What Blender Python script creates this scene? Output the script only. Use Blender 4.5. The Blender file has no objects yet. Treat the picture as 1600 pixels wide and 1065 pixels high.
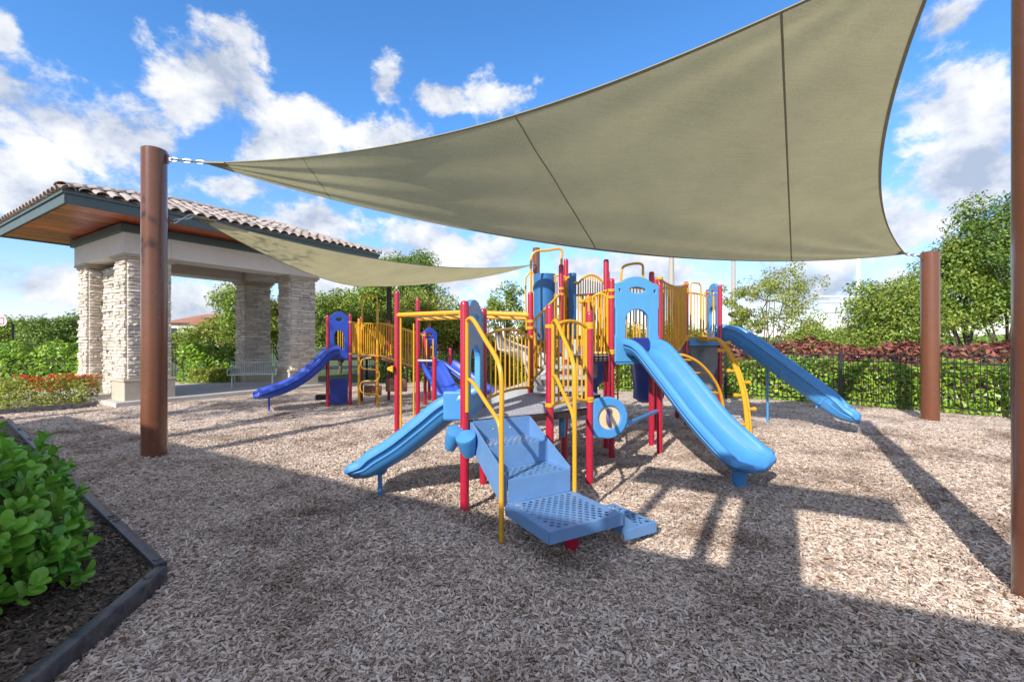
import bpy, bmesh, math, random
import numpy as np
from mathutils import Vector, Matrix, noise as mnoise

random.seed(7); rng = np.random.default_rng(7)
SC = bpy.context.scene
COL = SC.collection
R = math.radians
F, EYE = 711.0, 1.7           # lens in photo pixels, eye height in metres

# ------------------------------------------------------------------ camera, sky, sun, exposure
cam = bpy.data.cameras.new('camera'); cam.lens = 16; cam.sensor_width = 36
cam.clip_start = 0.05; cam.clip_end = 1500
co = bpy.data.objects.new('camera', cam); COL.objects.link(co)
co.location = (0, 0, EYE); co.rotation_euler = (R(90), 0, 0); SC.camera = co

SUN_EL = R(33); SUN_AZ = math.atan2(-.511, -.86)
SUN = Vector((math.sin(SUN_AZ)*math.cos(SUN_EL), math.cos(SUN_AZ)*math.cos(SUN_EL), math.sin(SUN_EL)))
sl = bpy.data.lights.new('sun', 'SUN'); sl.energy = 2.2; sl.angle = R(.55); sl.color = (1, .93, .82)
so = bpy.data.objects.new('sun', sl); COL.objects.link(so)
so.rotation_euler = (-SUN).to_track_quat('-Z', 'Y').to_euler(); so.location = (-8, -12, 20)

def nd(nt, typ, **kw):
    n = nt.nodes.new(typ)
    for k, v in kw.items():
        if k == 'ins':
            for i, x in v.items(): n.inputs[i].default_value = x
        else: setattr(n, k, v)
    return n
def mth(nt, op, a, b=None, c=None):
    n = nt.nodes.new('ShaderNodeMath'); n.operation = op
    for i, x in enumerate((a, b, c)):
        if x is None: continue
        if isinstance(x, (int, float)): n.inputs[i].default_value = x
        else: nt.links.new(x, n.inputs[i])
    return n.outputs[0]
def ramp(nt, fac, stops, interp='LINEAR'):
    n = nt.nodes.new('ShaderNodeValToRGB'); n.color_ramp.interpolation = interp
    e = n.color_ramp.elements
    while len(e) < len(stops): e.new(.5)
    for i, (p, c) in enumerate(stops):
        e[i].position = p
        e[i].color = (*c, 1) if len(c) == 3 else c
    nt.links.new(fac, n.inputs[0]); return n.outputs[0]

W = bpy.data.worlds.new('World'); SC.world = W; W.use_nodes = True
nt = W.node_tree; nt.nodes.clear()
out = nd(nt, 'ShaderNodeOutputWorld'); bg = nd(nt, 'ShaderNodeBackground'); bg.inputs[1].default_value = .15
sky = nd(nt, 'ShaderNodeTexSky'); sky.sky_type = 'NISHITA'; sky.sun_disc = False
sky.sun_elevation = SUN_EL; sky.sun_rotation = SUN_AZ % (2*math.pi); sky.air_density = 1.0; sky.dust_density = .35; sky.ozone_density = 2.6
tc = nd(nt, 'ShaderNodeTexCoord'); sp = nd(nt, 'ShaderNodeSeparateXYZ'); nt.links.new(tc.outputs['Generated'], sp.inputs[0])
az = mth(nt, 'ARCTAN2', sp.outputs[0], sp.outputs[1]); el = mth(nt, 'ARCSINE', sp.outputs[2])
cx = nd(nt, 'ShaderNodeCombineXYZ'); nt.links.new(az, cx.inputs[0]); nt.links.new(el, cx.inputs[1])
def sky_dir(px, py):
    return math.atan((px-800)/F), math.atan((531-py)/math.hypot(F, px-800))
CLOUDS = [(120,195,175,72),(330,125,100,75),(40,275,120,52),(480,195,75,45),(430,240,70,60),(601,125,34,34),(600,215,85,40),(690,152,48,24),
          (775,148,62,30),(1490,140,100,85),(1510,270,120,95),(1400,350,100,60),(0,48,30,26),(700,400,170,60),(500,345,110,34),(350,290,70,30),
          (1250,450,170,50),(560,455,120,40),(150,330,110,36),(60,440,150,45),(1480,30,60,30),(1000,430,160,50),(330,480,130,40)]
acc = None
for (px, py, hw, hh) in CLOUDS:
    a0, e0 = sky_dir(px, py)
    k = math.cos(a0)**2/F; wa = hw*k*1.15; we = hh*math.cos(a0)/F*1.15
    s_ = nd(nt, 'ShaderNodeVectorMath', operation='SUBTRACT', ins={1: (a0, e0, 0)}); nt.links.new(cx.outputs[0], s_.inputs[0])
    m_ = nd(nt, 'ShaderNodeVectorMath', operation='MULTIPLY', ins={1: (1/wa, 1/we, 0)}); nt.links.new(s_.outputs[0], m_.inputs[0])
    l_ = nd(nt, 'ShaderNodeVectorMath', operation='LENGTH'); nt.links.new(m_.outputs[0], l_.inputs[0])
    b_ = mth(nt, 'SUBTRACT', 1.0, l_.outputs['Value'])
    acc = b_ if acc is None else mth(nt, 'MAXIMUM', acc, b_)
lowz = nd(nt, 'ShaderNodeTexNoise', ins={'Scale': 2.2, 'Detail': 2}); nt.links.new(tc.outputs['Generated'], lowz.inputs['Vector'])
gen = mth(nt, 'MINIMUM', mth(nt, 'MULTIPLY', mth(nt, 'SUBTRACT', lowz.outputs[0], .42), 5.0), .75)
# cumulus goes on over the unseen sky, its cover raised to brighten the shade
ed1 = nd(nt, 'ShaderNodeMapRange', interpolation_type='SMOOTHSTEP', ins={'From Min': .85, 'From Max': 1.15}); nt.links.new(mth(nt, 'ABSOLUTE', az), ed1.inputs[0])
ed2 = nd(nt, 'ShaderNodeMapRange', interpolation_type='SMOOTHSTEP', ins={'From Min': .62, 'From Max': .85}); nt.links.new(el, ed2.inputs[0])
edge_ = mth(nt, 'MAXIMUM', ed1.outputs[0], ed2.outputs[0])
acc = mth(nt, 'MAXIMUM', mth(nt, 'MAXIMUM', acc, -.9), mth(nt, 'SUBTRACT', mth(nt, 'MULTIPLY', mth(nt, 'ADD', gen, .9), edge_), .9))
warp = nd(nt, 'ShaderNodeTexNoise', ins={'Scale': 8.5, 'Detail': 12, 'Roughness': .63, 'Distortion': .1})
vm = nd(nt, 'ShaderNodeVectorMath', operation='MULTIPLY', ins={1: (1, 1, 1.35)})
nt.links.new(tc.outputs['Generated'], vm.inputs[0]); nt.links.new(vm.outputs[0], warp.inputs['Vector'])
den = mth(nt, 'ADD', mth(nt, 'MULTIPLY', acc, 1.12), mth(nt, 'MULTIPLY', mth(nt, 'SUBTRACT', warp.outputs[0], .5), 3.5))
mr = nd(nt, 'ShaderNodeMapRange', interpolation_type='SMOOTHSTEP', ins={'From Min': .05, 'From Max': .6}); nt.links.new(den, mr.inputs[0])
fac = mth(nt, 'MULTIPLY', mr.outputs[0], .93)
# cloud body: white tops, bluish thin places, grey folds
off = nd(nt, 'ShaderNodeVectorMath', operation='ADD', ins={1: (.02, 0, .075)}); nt.links.new(vm.outputs[0], off.inputs[0])
w2 = nd(nt, 'ShaderNodeTexNoise', ins={'Scale': 8.5, 'Detail': 6, 'Roughness': .55}); nt.links.new(off.outputs[0], w2.inputs['Vector'])
lit = mth(nt, 'ADD', .55, mth(nt, 'MULTIPLY', mth(nt, 'SUBTRACT', warp.outputs[0], w2.outputs[0]), 2.6))
cc = ramp(nt, lit, [(0.15, (1.15, 1.3, 1.6)), (.5, (1.8, 1.88, 2.05)), (.9, (2.4, 2.4, 2.4))])
tint = nd(nt, 'ShaderNodeMix', data_type='RGBA', blend_type='MULTIPLY', ins={0: 1.0})
nt.links.new(sky.outputs[0], tint.inputs[6])
# clear deep blue overhead, paler and greyer towards the horizon
hz = ramp(nt, sp.outputs[2], [(0.0, (.46, .43, .52)), (.16, (.37, .445, .58)), (.42, (.26, .46, .63)), (1.0, (.21, .425, .595))])
nt.links.new(hz, tint.inputs[7])
mx = nd(nt, 'ShaderNodeMix', data_type='RGBA'); nt.links.new(fac, mx.inputs[0]); nt.links.new(tint.outputs[2], mx.inputs[6]); nt.links.new(cc, mx.inputs[7])
nt.links.new(mx.outputs[2], bg.inputs[0]); nt.links.new(bg.outputs[0], out.inputs[0])

SC.view_settings.view_transform = 'Standard'; SC.view_settings.look = 'None'
SC.view_settings.exposure = 1.56; SC.view_settings.gamma = 1; SC.view_settings.use_curve_mapping = False
SC.cycles.max_bounces = 8; SC.cycles.transparent_max_bounces = 8

# ------------------------------------------------------------------ materials
def mat(name, col, rough=.6, var=.12, vs=6.0, bump=0.0, bs=60.0, metal=0, spec=.5, coat=0, col2=None, objrand=0.0, island=0.0, trans=0.0, dirt=0.0):
    m = bpy.data.materials.new(name); m.use_nodes = True; t = m.node_tree; t.nodes.clear()
    o = nd(t, 'ShaderNodeOutputMaterial'); b = nd(t, 'ShaderNodeBsdfPrincipled')
    b.inputs['Metallic'].default_value = metal; b.inputs['Specular IOR Level'].default_value = spec; b.inputs['Coat Weight'].default_value = coat
    b.inputs['Coat Roughness'].default_value = .12
    g = nd(t, 'ShaderNodeNewGeometry')
    n1 = nd(t, 'ShaderNodeTexNoise', ins={'Scale': vs, 'Detail': 5, 'Roughness': .65}); t.links.new(g.outputs['Position'], n1.inputs['Vector'])
    c2 = col2 or tuple(x*.6 for x in col)
    f = ramp(t, n1.outputs[0], [(.35, (0, 0, 0)), (.7, (1, 1, 1))])
    f = mth(t, 'MULTIPLY', f, var if col2 is None else 1.0)
    mixn = nd(t, 'ShaderNodeMix', data_type='RGBA', ins={6: (*col, 1), 7: (*c2, 1)}); t.links.new(f, mixn.inputs[0])
    cur = mixn.outputs[2]
    if objrand or island:
        src = nd(t, 'ShaderNodeObjectInfo').outputs['Random'] if objrand else g.outputs['Random Per Island']
        amt = objrand or island
        hs = nd(t, 'ShaderNodeHueSaturation', ins={'Saturation': 1})
        t.links.new(mth(t, 'ADD', 1-amt, mth(t, 'MULTIPLY', src, 2*amt)), hs.inputs['Value'])
        t.links.new(mth(t, 'ADD', .5-amt*.05, mth(t, 'MULTIPLY', mth(t, 'FRACT', mth(t, 'MULTIPLY', src, 7.3)), amt*.1)), hs.inputs['Hue'])
        t.links.new(cur, hs.inputs['Color']); cur = hs.outputs[0]
    if dirt:
        n3 = nd(t, 'ShaderNodeTexNoise', ins={'Scale': vs*4, 'Detail': 8, 'Roughness': .75}); t.links.new(g.outputs['Position'], n3.inputs['Vector'])
        df = ramp(t, n3.outputs[0], [(.52, (0, 0, 0)), (.72, (1, 1, 1))])
        dm = nd(t, 'ShaderNodeMix', data_type='RGBA', ins={7: (.32, .27, .22, 1)}); t.links.new(mth(t, 'MULTIPLY', df, dirt), dm.inputs[0])
        t.links.new(cur, dm.inputs[6]); cur = dm.outputs[2]
    t.links.new(cur, b.inputs['Base Color'])
    rr = mth(t, 'ADD', rough-.08, mth(t, 'MULTIPLY', n1.outputs[0], .16)); t.links.new(rr, b.inputs['Roughness'])
    if bump:
        n2 = nd(t, 'ShaderNodeTexNoise', ins={'Scale': bs, 'Detail': 4}); t.links.new(g.outputs['Position'], n2.inputs['Vector'])
        bp = nd(t, 'ShaderNodeBump', ins={'Strength': bump, 'Distance': .01}); t.links.new(n2.outputs[0], bp.inputs['Height'])
        t.links.new(bp.outputs[0], b.inputs['Normal'])
    if trans:
        tr = nd(t, 'ShaderNodeBsdfTranslucent'); ms = nd(t, 'ShaderNodeMixShader', ins={0: trans})
        t.links.new(cur, tr.inputs[0]); t.links.new(b.outputs[0], ms.inputs[1]); t.links.new(tr.outputs[0], ms.inputs[2]); t.links.new(ms.outputs[0], o.inputs[0])
    else: t.links.new(b.outputs[0], o.inputs[0])
    return m

MT = dict(
    red=mat('red_paint', (.40, .010, .040), .3, .25, 9, coat=.3, dirt=.12),
    yellow=mat('yellow_paint', (.64, .325, .013), .38, .22, 9, .05, 90, coat=.15, dirt=.1),
    ltblue=mat('light_blue_plastic', (.06, .265, .60), .36, .35, 4, .06, 120, dirt=.2),
    shadeblue=mat('shaded_blue_plastic', (.03, .15, .38), .36, .25, 4, .04, 160, dirt=.08),  # blue plastic with the shade of the sail put into its colour
    hoodblue=mat('pale_blue_plastic', (.085, .33, .64), .38, .15, 4, .04, 160, dirt=.08),
    dkblue=mat('deep_blue_plastic', (.025, .075, .46), .38, .2, 4, .04, 160, dirt=.08),
    navy=mat('navy_plastic', (.012, .03, .22), .4, .2, 4),
    stepblue=mat('blue_coated_steel', (.12, .255, .50), .42, .3, 7, .12, 220, dirt=.25),
    deck=mat('grey_coated_deck', (.36, .36, .42), .55, .3, 7, .1, 200, dirt=.25),
    beige=mat('beige_plastic', (.66, .50, .32), .5, .15, 8),
    purple=mat('purple_plastic', (.10, .08, .22), .45, .15, 8),
    rock=mat('grey_moulded_rock', (.19, .22, .25), .7, .5, 8, .5, 25),
    greyslide=mat('grey_plastic', (.42, .46, .48), .45, .3, 5),
    brown=mat('brown_powder_coat', (.155, .058, .030), .25, .35, 3, .05, 140, coat=.35, dirt=.1),
    darkbrown=mat('dark_bronze_paint', (.035, .022, .018), .4, .2, 5),
    brownpanel=mat('brown_plastic', (.22, .10, .06), .5, .2, 5),
    steel=mat('galvanised_steel', (.5, .5, .5), .35, .3, 30, metal=.9),
    stucco=mat('white_stucco', (.72, .71, .69), .85, .2, 2.5, .35, 130),
    cast=mat('cast_stone', (.50, .44, .36), .8, .35, 5, .3, 90),
    stone=mat('ledger_stone', (.63, .57, .50), .85, .45, 14, .55, 50, objrand=.24),
    core=mat('mortar', (.28, .25, .21), .9, .3, 10),
    tile=mat('clay_roof_tile', (.45, .37, .33), .75, 1, 5, .4, 60, col2=(.29, .25, .235), objrand=.25),
    soffit=mat('stained_cedar', (.52, .135, .052), .32, 1, 3, .2, 40, col2=(.33, .075, .03), objrand=.38, coat=.15),
    fascia=mat('slate_blue_trim', (.075, .115, .125), .5, .2, 4),
    concrete=mat('pale_concrete', (.50, .48, .45), .85, .4, 3, .3, 80),
    fence=mat('black_fence_paint', (.012, .012, .014), .4, .3, 8),
    timber=mat('black_recycled_plastic', (.026, .029, .040), .38, .8, 12, .4, 70, col2=(.10, .095, .09)),
    bench=mat('grey_green_coated_steel', (.58, .66, .64), .4, .2, 8),
    white=mat('white_paint', (.78, .78, .76), .5, .15, 4),
    polegrey=mat('grey_concrete_pole', (.42, .38, .34), .8, .2, 3),
    housewall=mat('cream_house_wall', (.62, .56, .46), .85, .15, 1),
    houseroof=mat('red_house_roof', (.34, .15, .10), .85, .3, 1.5),
    glass=mat('dark_window_glass', (.03, .05, .06), .12, .1, 3),
    bark=mat('bark', (.13, .10, .075), .9, .5, 12, .9, 30),
    stem=mat('green_brown_stem', (.12, .14, .05), .7, .4, 20),
    leafA=mat('leaf_mid_green', (.21, .32, .05), .5, .5, 1.2, island=.5, trans=.38, col2=(.30, .36, .06)),
    leafB=mat('leaf_dark_green', (.135, .235, .04), .5, .5, 1.2, island=.5, trans=.35, col2=(.20, .29, .05)),
    leafC=mat('leaf_yellow_green', (.31, .38, .07), .5, .5, 1.2, island=.45, trans=.4, col2=(.33, .35, .06)),
    leafhedge=mat('hedge_leaf', (.23, .41, .04), .38, .5, 2, island=.5, trans=.35, col2=(.32, .45, .05)),
    leafred=mat('copper_leaf', (.22, .065, .055), .5, .5, 2, island=.5, trans=.25, col2=(.30, .13, .08)),
    flower=mat('orange_flower', (.62, .13, .035), .6, .3, 4, island=.35, trans=.2),
    dryleaf=mat('dry_brown_leaf', (.20, .10, .05), .7, .5, 3, island=.5),
    clusia=mat('thick_glossy_leaf', (.08, .29, .03), .30, 1, 9, .1, 60, col2=(.19, .42, .05), objrand=.42, trans=.26, spec=.5),
)

# sail cloth: woven knit, a little light comes through
def sail_material(name, col):
    m = bpy.data.materials.new(name); m.use_nodes = True; t = m.node_tree; t.nodes.clear()
    o = nd(t, 'ShaderNodeOutputMaterial'); g = nd(t, 'ShaderNodeNewGeometry')
    mp = nd(t, 'ShaderNodeMapping', ins={'Rotation': (0, 0, R(-57.7)), 'Scale': (2, 60, 2)}); t.links.new(g.outputs['Position'], mp.inputs[0])
    n1 = nd(t, 'ShaderNodeTexNoise', ins={'Scale': 2.0, 'Detail': 6}); t.links.new(mp.outputs[0], n1.inputs['Vector'])
    n2 = nd(t, 'ShaderNodeTexNoise', ins={'Scale': .9, 'Detail': 5, 'Roughness': .65}); t.links.new(g.outputs['Position'], n2.inputs['Vector'])
    n3 = nd(t, 'ShaderNodeTexNoise', ins={'Scale': 55, 'Detail': 3}); t.links.new(g.outputs['Position'], n3.inputs['Vector'])
    s = mth(t, 'ADD', mth(t, 'ADD', mth(t, 'MULTIPLY', n1.outputs[0], .35), mth(t, 'MULTIPLY', n2.outputs[0], .5)), mth(t, 'MULTIPLY', n3.outputs[0], .35))
    c = ramp(t, s, [(.35, tuple(x*.72 for x in col)), (.85, tuple(min(1, x*1.22) for x in col))])
    d = nd(t, 'ShaderNodeBsdfDiffuse'); tr = nd(t, 'ShaderNodeBsdfTranslucent'); ms = nd(t, 'ShaderNodeMixShader', ins={0: .5})
    bp = nd(t, 'ShaderNodeBump', ins={'Strength': .25, 'Distance': .01}); t.links.new(n3.outputs[0], bp.inputs['Height']); t.links.new(bp.outputs[0], d.inputs['Normal'])
    t.links.new(c, d.inputs[0]); t.links.new(c, tr.inputs[0]); t.links.new(d.outputs[0], ms.inputs[1]); t.links.new(tr.outputs[0], ms.inputs[2]); t.links.new(ms.outputs[0], o.inputs[0])
    return m
MT['sail'] = sail_material('olive_shade_cloth', (.45, .41, .24))
MT['hem'] = mat('sail_hem', (.27, .255, .17), .8, .3, 10)

def mulch_material(name, cols, scale, dark):
    m = bpy.data.materials.new(name); m.use_nodes = True; t = m.node_tree; t.nodes.clear()
    o = nd(t, 'ShaderNodeOutputMaterial'); b = nd(t, 'ShaderNodeBsdfPrincipled'); b.inputs['Roughness'].default_value = .85
    g = nd(t, 'ShaderNodeNewGeometry')
    wn = nd(t, 'ShaderNodeTexNoise', ins={'Scale': 9, 'Detail': 2}); t.links.new(g.outputs['Position'], wn.inputs['Vector'])
    wv = nd(t, 'ShaderNodeVectorMath', operation='SCALE', ins={'Scale': .5}); t.links.new(wn.outputs['Color'], wv.inputs[0])
    ad = nd(t, 'ShaderNodeVectorMath', operation='ADD'); t.links.new(g.outputs['Position'], ad.inputs[0]); t.links.new(wv.outputs[0], ad.inputs[1])
    mp = nd(t, 'ShaderNodeMapping', ins={'Scale': (scale, scale*1.9, 1)}); t.links.new(ad.outputs[0], mp.inputs[0])
    v = nd(t, 'ShaderNodeTexVoronoi', voronoi_dimensions='2D', ins={'Scale': 1.0}); t.links.new(mp.outputs[0], v.inputs['Vector'])
    sp = nd(t, 'ShaderNodeSeparateColor'); t.links.new(v.outputs['Color'], sp.inputs[0])
    c = ramp(t, sp.outputs[0], [(i/(len(cols)-1), x) for i, x in enumerate(cols)])
    st = nd(t, 'ShaderNodeTexNoise', ins={'Scale': .8, 'Detail': 7, 'Roughness': .7}); t.links.new(g.outputs['Position'], st.inputs['Vector'])
    sf = ramp(t, st.outputs[0], [(.49, (0, 0, 0)), (.66, (1, 1, 1))])
    mxx = nd(t, 'ShaderNodeMix', data_type='RGBA', blend_type='MULTIPLY', ins={7: (.36, .29, .25, 1)}); t.links.new(mth(t, 'MULTIPLY', sf, dark), mxx.inputs[0]); t.links.new(c, mxx.inputs[6])
    t.links.new(mxx.outputs[2], b.inputs['Base Color'])
    bp = nd(t, 'ShaderNodeBump', ins={'Strength': .9, 'Distance': .02}); t.links.new(sp.outputs[1], bp.inputs['Height']); t.links.new(bp.outputs[0], b.inputs['Normal'])
    t.links.new(b.outputs[0], o.inputs[0]); return m
def chip_material(name, cols, dark):
    m = bpy.data.materials.new(name); m.use_nodes = True; t = m.node_tree; t.nodes.clear()
    o = nd(t, 'ShaderNodeOutputMaterial'); b = nd(t, 'ShaderNodeBsdfPrincipled'); b.inputs['Roughness'].default_value = .8
    g = nd(t, 'ShaderNodeNewGeometry'); oi = nd(t, 'ShaderNodeObjectInfo')
    c = ramp(t, oi.outputs['Random'], [(i/(len(cols)-1), x) for i, x in enumerate(cols)])
    st = nd(t, 'ShaderNodeTexNoise', ins={'Scale': .8, 'Detail': 7, 'Roughness': .7}); t.links.new(g.outputs['Position'], st.inputs['Vector'])
    sf = ramp(t, st.outputs[0], [(.49, (0, 0, 0)), (.66, (1, 1, 1))])
    mxx = nd(t, 'ShaderNodeMix', data_type='RGBA', blend_type='MULTIPLY', ins={7: (.36, .29, .25, 1)}); t.links.new(mth(t, 'MULTIPLY', sf, dark), mxx.inputs[0]); t.links.new(c, mxx.inputs[6])
    gn = nd(t, 'ShaderNodeTexNoise', ins={'Scale': 160, 'Detail': 3}); t.links.new(g.outputs['Position'], gn.inputs['Vector'])
    m2 = nd(t, 'ShaderNodeMix', data_type='RGBA', blend_type='MULTIPLY', ins={7: (.62, .58, .55, 1)}); t.links.new(mth(t, 'MULTIPLY', gn.outputs[0], .5), m2.inputs[0]); t.links.new(mxx.outputs[2], m2.inputs[6])
    t.links.new(m2.outputs[2], b.inputs['Base Color']); t.links.new(b.outputs[0], o.inputs[0]); return m
PALE = [(.12, .08, .065), (.50, .38, .305), (.67, .55, .465), (.77, .665, .585), (.38, .275, .215), (.82, .735, .655), (.60, .465, .37), (.72, .615, .535), (.20, .135, .10), (.74, .65, .575)]
DARK = [(.03, .024, .02), (.06, .045, .035), (.12, .09, .07), (.05, .04, .03), (.26, .20, .155), (.07, .05, .04), (.17, .11, .07)]
MT['mulch'] = mulch_material('pale_wood_mulch', PALE, 26, .9); MT['chip'] = chip_material('pale_wood_chip', PALE, .9)
MT['darkmulch'] = mulch_material('dark_bark_mulch', DARK, 24, .3); MT['darkchip'] = chip_material('dark_bark_chip', DARK, .2)
MT['grass'] = mat('lawn_grass', (.05, .085, .02), .9, 1, .8, .6, 40, col2=(.085, .11, .03))

# ------------------------------------------------------------------ helpers
WL = {}                                           # world place of every object made
class MB:
    def __init__(s): s.v = []; s.f = []
    def add(s, vs, fs):
        b = len(s.v); s.v += [tuple(x) for x in vs]; s.f += [tuple(i+b for i in f) for f in fs]; return s
    def box(s, c, d, M=None):
        x, y, z = d[0]/2, d[1]/2, d[2]/2; c = Vector(c)
        vs = [Vector(p) for p in ((-x,-y,-z),(x,-y,-z),(x,y,-z),(-x,y,-z),(-x,-y,z),(x,-y,z),(x,y,z),(-x,y,z))]
        if M is not None: vs = [M @ p for p in vs]
        return s.add([p+c for p in vs], [(0,3,2,1),(4,5,6,7),(0,1,5,4),(1,2,6,5),(2,3,7,6),(3,0,4,7)])
    def tube(s, pts, r, seg=8, closed=False, caps=True):
        P = [Vector(p) for p in pts]; n = len(P); rr = r if hasattr(r, '__len__') else [r]*n
        T = []
        for i in range(n):
            a = P[i-1] if (i > 0 or closed) else P[i]; b = P[(i+1) % n] if (i < n-1 or closed) else P[i]
            T.append((b-a).normalized())
        up = Vector((0, 0, 1)) if abs(T[0].z) < .9 else Vector((1, 0, 0))
        N = T[0].cross(up).normalized(); rings = []
        for i in range(n):
            N = (N - T[i]*N.dot(T[i])).normalized(); B = T[i].cross(N)
            rings.append([P[i] + (N*math.cos(2*math.pi*k/seg) + B*math.sin(2*math.pi*k/seg))*rr[i] for k in range(seg)])
        return s.loft(rings, closed, caps)
    def loft(s, rings, closed=False, caps=True):
        n = len(rings); m = len(rings[0]); vs = [p for r_ in rings for p in r_]; fs = []
        for i in range(n if closed else n-1):
            j = (i+1) % n
            for k in range(m):
                l = (k+1) % m; fs.append((i*m+k, i*m+l, j*m+l, j*m+k))
        if caps and not closed: fs += [tuple(range(m-1, -1, -1)), tuple((n-1)*m+k for k in range(m))]
        return s.add(vs, fs)
    def lathe(s, c, prof, seg=20, M=None):
        c = Vector(c); rings = []
        for (r_, z) in prof:
            ring = [Vector((math.cos(2*math.pi*k/seg)*r_, math.sin(2*math.pi*k/seg)*r_, z)) for k in range(seg)]
            rings.append([(M @ p if M is not None else p)+c for p in ring])
        return s.loft(rings)
    def prism(s, poly, z0, z1):
        n = len(poly); vs = [(x, y, z0) for x, y in poly] + [(x, y, z1) for x, y in poly]
        return s.add(vs, [tuple(range(n-1, -1, -1)), tuple(range(n, 2*n))] + [(i, (i+1) % n, n+(i+1) % n, n+i) for i in range(n)])
    def grid(s, rows):
        n = len(rows); m = len(rows[0])
        return s.add([p for r_ in rows for p in r_], [(i*m+k, i*m+k+1, (i+1)*m+k+1, (i+1)*m+k) for i in range(n-1) for k in range(m-1)])
    def build(s, name, m, parent=None, smooth=35, bevel=0, origin=None, fixn=True):
        me = bpy.data.meshes.new(name); V = np.array(s.v, dtype=float)
        c = Vector(origin) if origin is not None else Vector((V.min(0)+V.max(0))/2)
        me.from_pydata([tuple(p) for p in (V - np.array(c))], [], s.f); me.update()
        if fixn:
            bm = bmesh.new(); bm.from_mesh(me); bmesh.ops.recalc_face_normals(bm, faces=bm.faces); bm.to_mesh(me); bm.free()
        me.materials.append(MT[m] if isinstance(m, str) else m)
        if smooth:
            me.polygons.foreach_set('use_smooth', [True]*len(me.polygons)); me.set_sharp_from_angle(angle=R(smooth))
        o = put(name, me, parent, c)
        if bevel:
            bv = o.modifiers.new('bevel', 'BEVEL'); bv.width = bevel; bv.segments = 2; bv.limit_method = 'ANGLE'; bv.angle_limit = R(40)
        return o
def put(name, me, parent, world, rot=None, scale=None):
    o = bpy.data.objects.new(name, me); COL.objects.link(o); w = Vector(world)
    if parent is not None: o.parent = parent; o.location = w - WL[parent.name]
    else: o.location = w
    if rot is not None: o.rotation_euler = rot
    if scale is not None: o.scale = scale
    WL[o.name] = w; return o
def tag(o, label, cat, group=None, kind=None):
    o['label'] = label; o['category'] = cat
    if group: o['group'] = group
    if kind: o['kind'] = kind
    return o
def thing(name, loc, label, cat, group=None):
    o = bpy.data.objects.new(name, None); COL.objects.link(o); o.location = loc; WL[o.name] = Vector(loc); o.empty_display_size = .2
    return tag(o, label, cat, group)
def structure(o): o['kind'] = 'structure'; return o
def stuff(o): o['kind'] = 'stuff'; return o
def spline(pts, n=8):
    P = [Vector(p) for p in pts]; o = []
    for i in range(len(P)-1):
        a, b, c, d = P[max(i-1, 0)], P[i], P[i+1], P[min(i+2, len(P)-1)]
        for k in range(n):
            t = k/n; o.append(.5*((2*b)+(c-a)*t+(2*a-5*b+4*c-d)*t*t+(-a+3*b-3*c+d)*t**3))
    return o+[P[-1]]
def panel2d(loops, thick, bevel=.004):
    cu = bpy.data.curves.new('outline', 'CURVE'); cu.dimensions = '2D'; cu.fill_mode = 'BOTH'; cu.extrude = thick/2; cu.bevel_depth = bevel; cu.bevel_resolution = 1
    for L in loops:
        sp_ = cu.splines.new('POLY'); sp_.points.add(len(L)-1)
        for i, (x, y) in enumerate(L): sp_.points[i].co = (x, y, 0, 1)
        sp_.use_cyclic_u = True
    ob = bpy.data.objects.new('outline', cu); me = bpy.data.meshes.new_from_object(ob)
    bpy.data.objects.remove(ob); bpy.data.curves.remove(cu); return me
def panel(name, loops, thick, m, parent, O, X, Y, bevel=.004):
    """flat cut panel: 2-D loops in the plane through O spanned by unit vectors X, Y"""
    me = panel2d(loops, thick, bevel); X = Vector(X); Y = Vector(Y); Z = X.cross(Y); O = Vector(O)
    V = np.empty(len(me.vertices)*3); me.vertices.foreach_get('co', V); V = V.reshape(-1, 3)
    Wd = V @ np.array([X, Y, Z]) + np.array(O); c = (Wd.min(0)+Wd.max(0))/2
    me.vertices.foreach_set('co', (Wd-c).ravel()); me.update(); me.name = name
    me.materials.clear(); me.materials.append(MT[m]); me.polygons.foreach_set('use_smooth', [False]*len(me.polygons))
    return put(name, me, parent, c)
def arc2(cx_, cy_, rx, ry, a0, a1, n):
    return [(cx_+rx*math.cos(R(a0+(a1-a0)*i/n)), cy_+ry*math.sin(R(a0+(a1-a0)*i/n))) for i in range(n+1)]
def at(px, py, Y): return Vector(((px-800)/F*Y, Y, EYE+(531-py)/F*Y))
U = Vector((.535, .845, 0)).normalized(); V_ = Vector((-U.y, U.x, 0))      # the pavilion's two directions
E_ = Vector((.866, .5, 0)); N_ = Vector((.5, -.866, 0))                    # the stairs' two directions
ZUP = Vector((0, 0, 1))
MOUNDS = [(-5.22, 6.64, .06, .34), (8.81, 9.59, .06, .34), (3.455, 2.94, .06, .34), (2.9, 4.95, -.07, .5), (-1.85, 5.2, -.06, .45), (6.6, 8.7, -.06, .5), (-6.3, 11.0, -.06, .5), (.9, 3.2, -.05, .5), (-.5, 3.4, .03, .5), (1.6, 4.2, .035, .6), (-.47, 4.54, .03, .2), (.93, 5.45, .03, .2)]
def mz(x, y):                                                              # height of the mulch surface
    e = sum(a_*math.exp(-((x-px_)**2+(y-py_)**2)/(r_*r_)) for px_, py_, a_, r_ in MOUNDS)
    return e+.045*mnoise.noise(Vector((x*.55, y*.55, 3.1))) + .018*mnoise.noise(Vector((x*1.7, y*1.7, 9.1))) - .02

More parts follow.
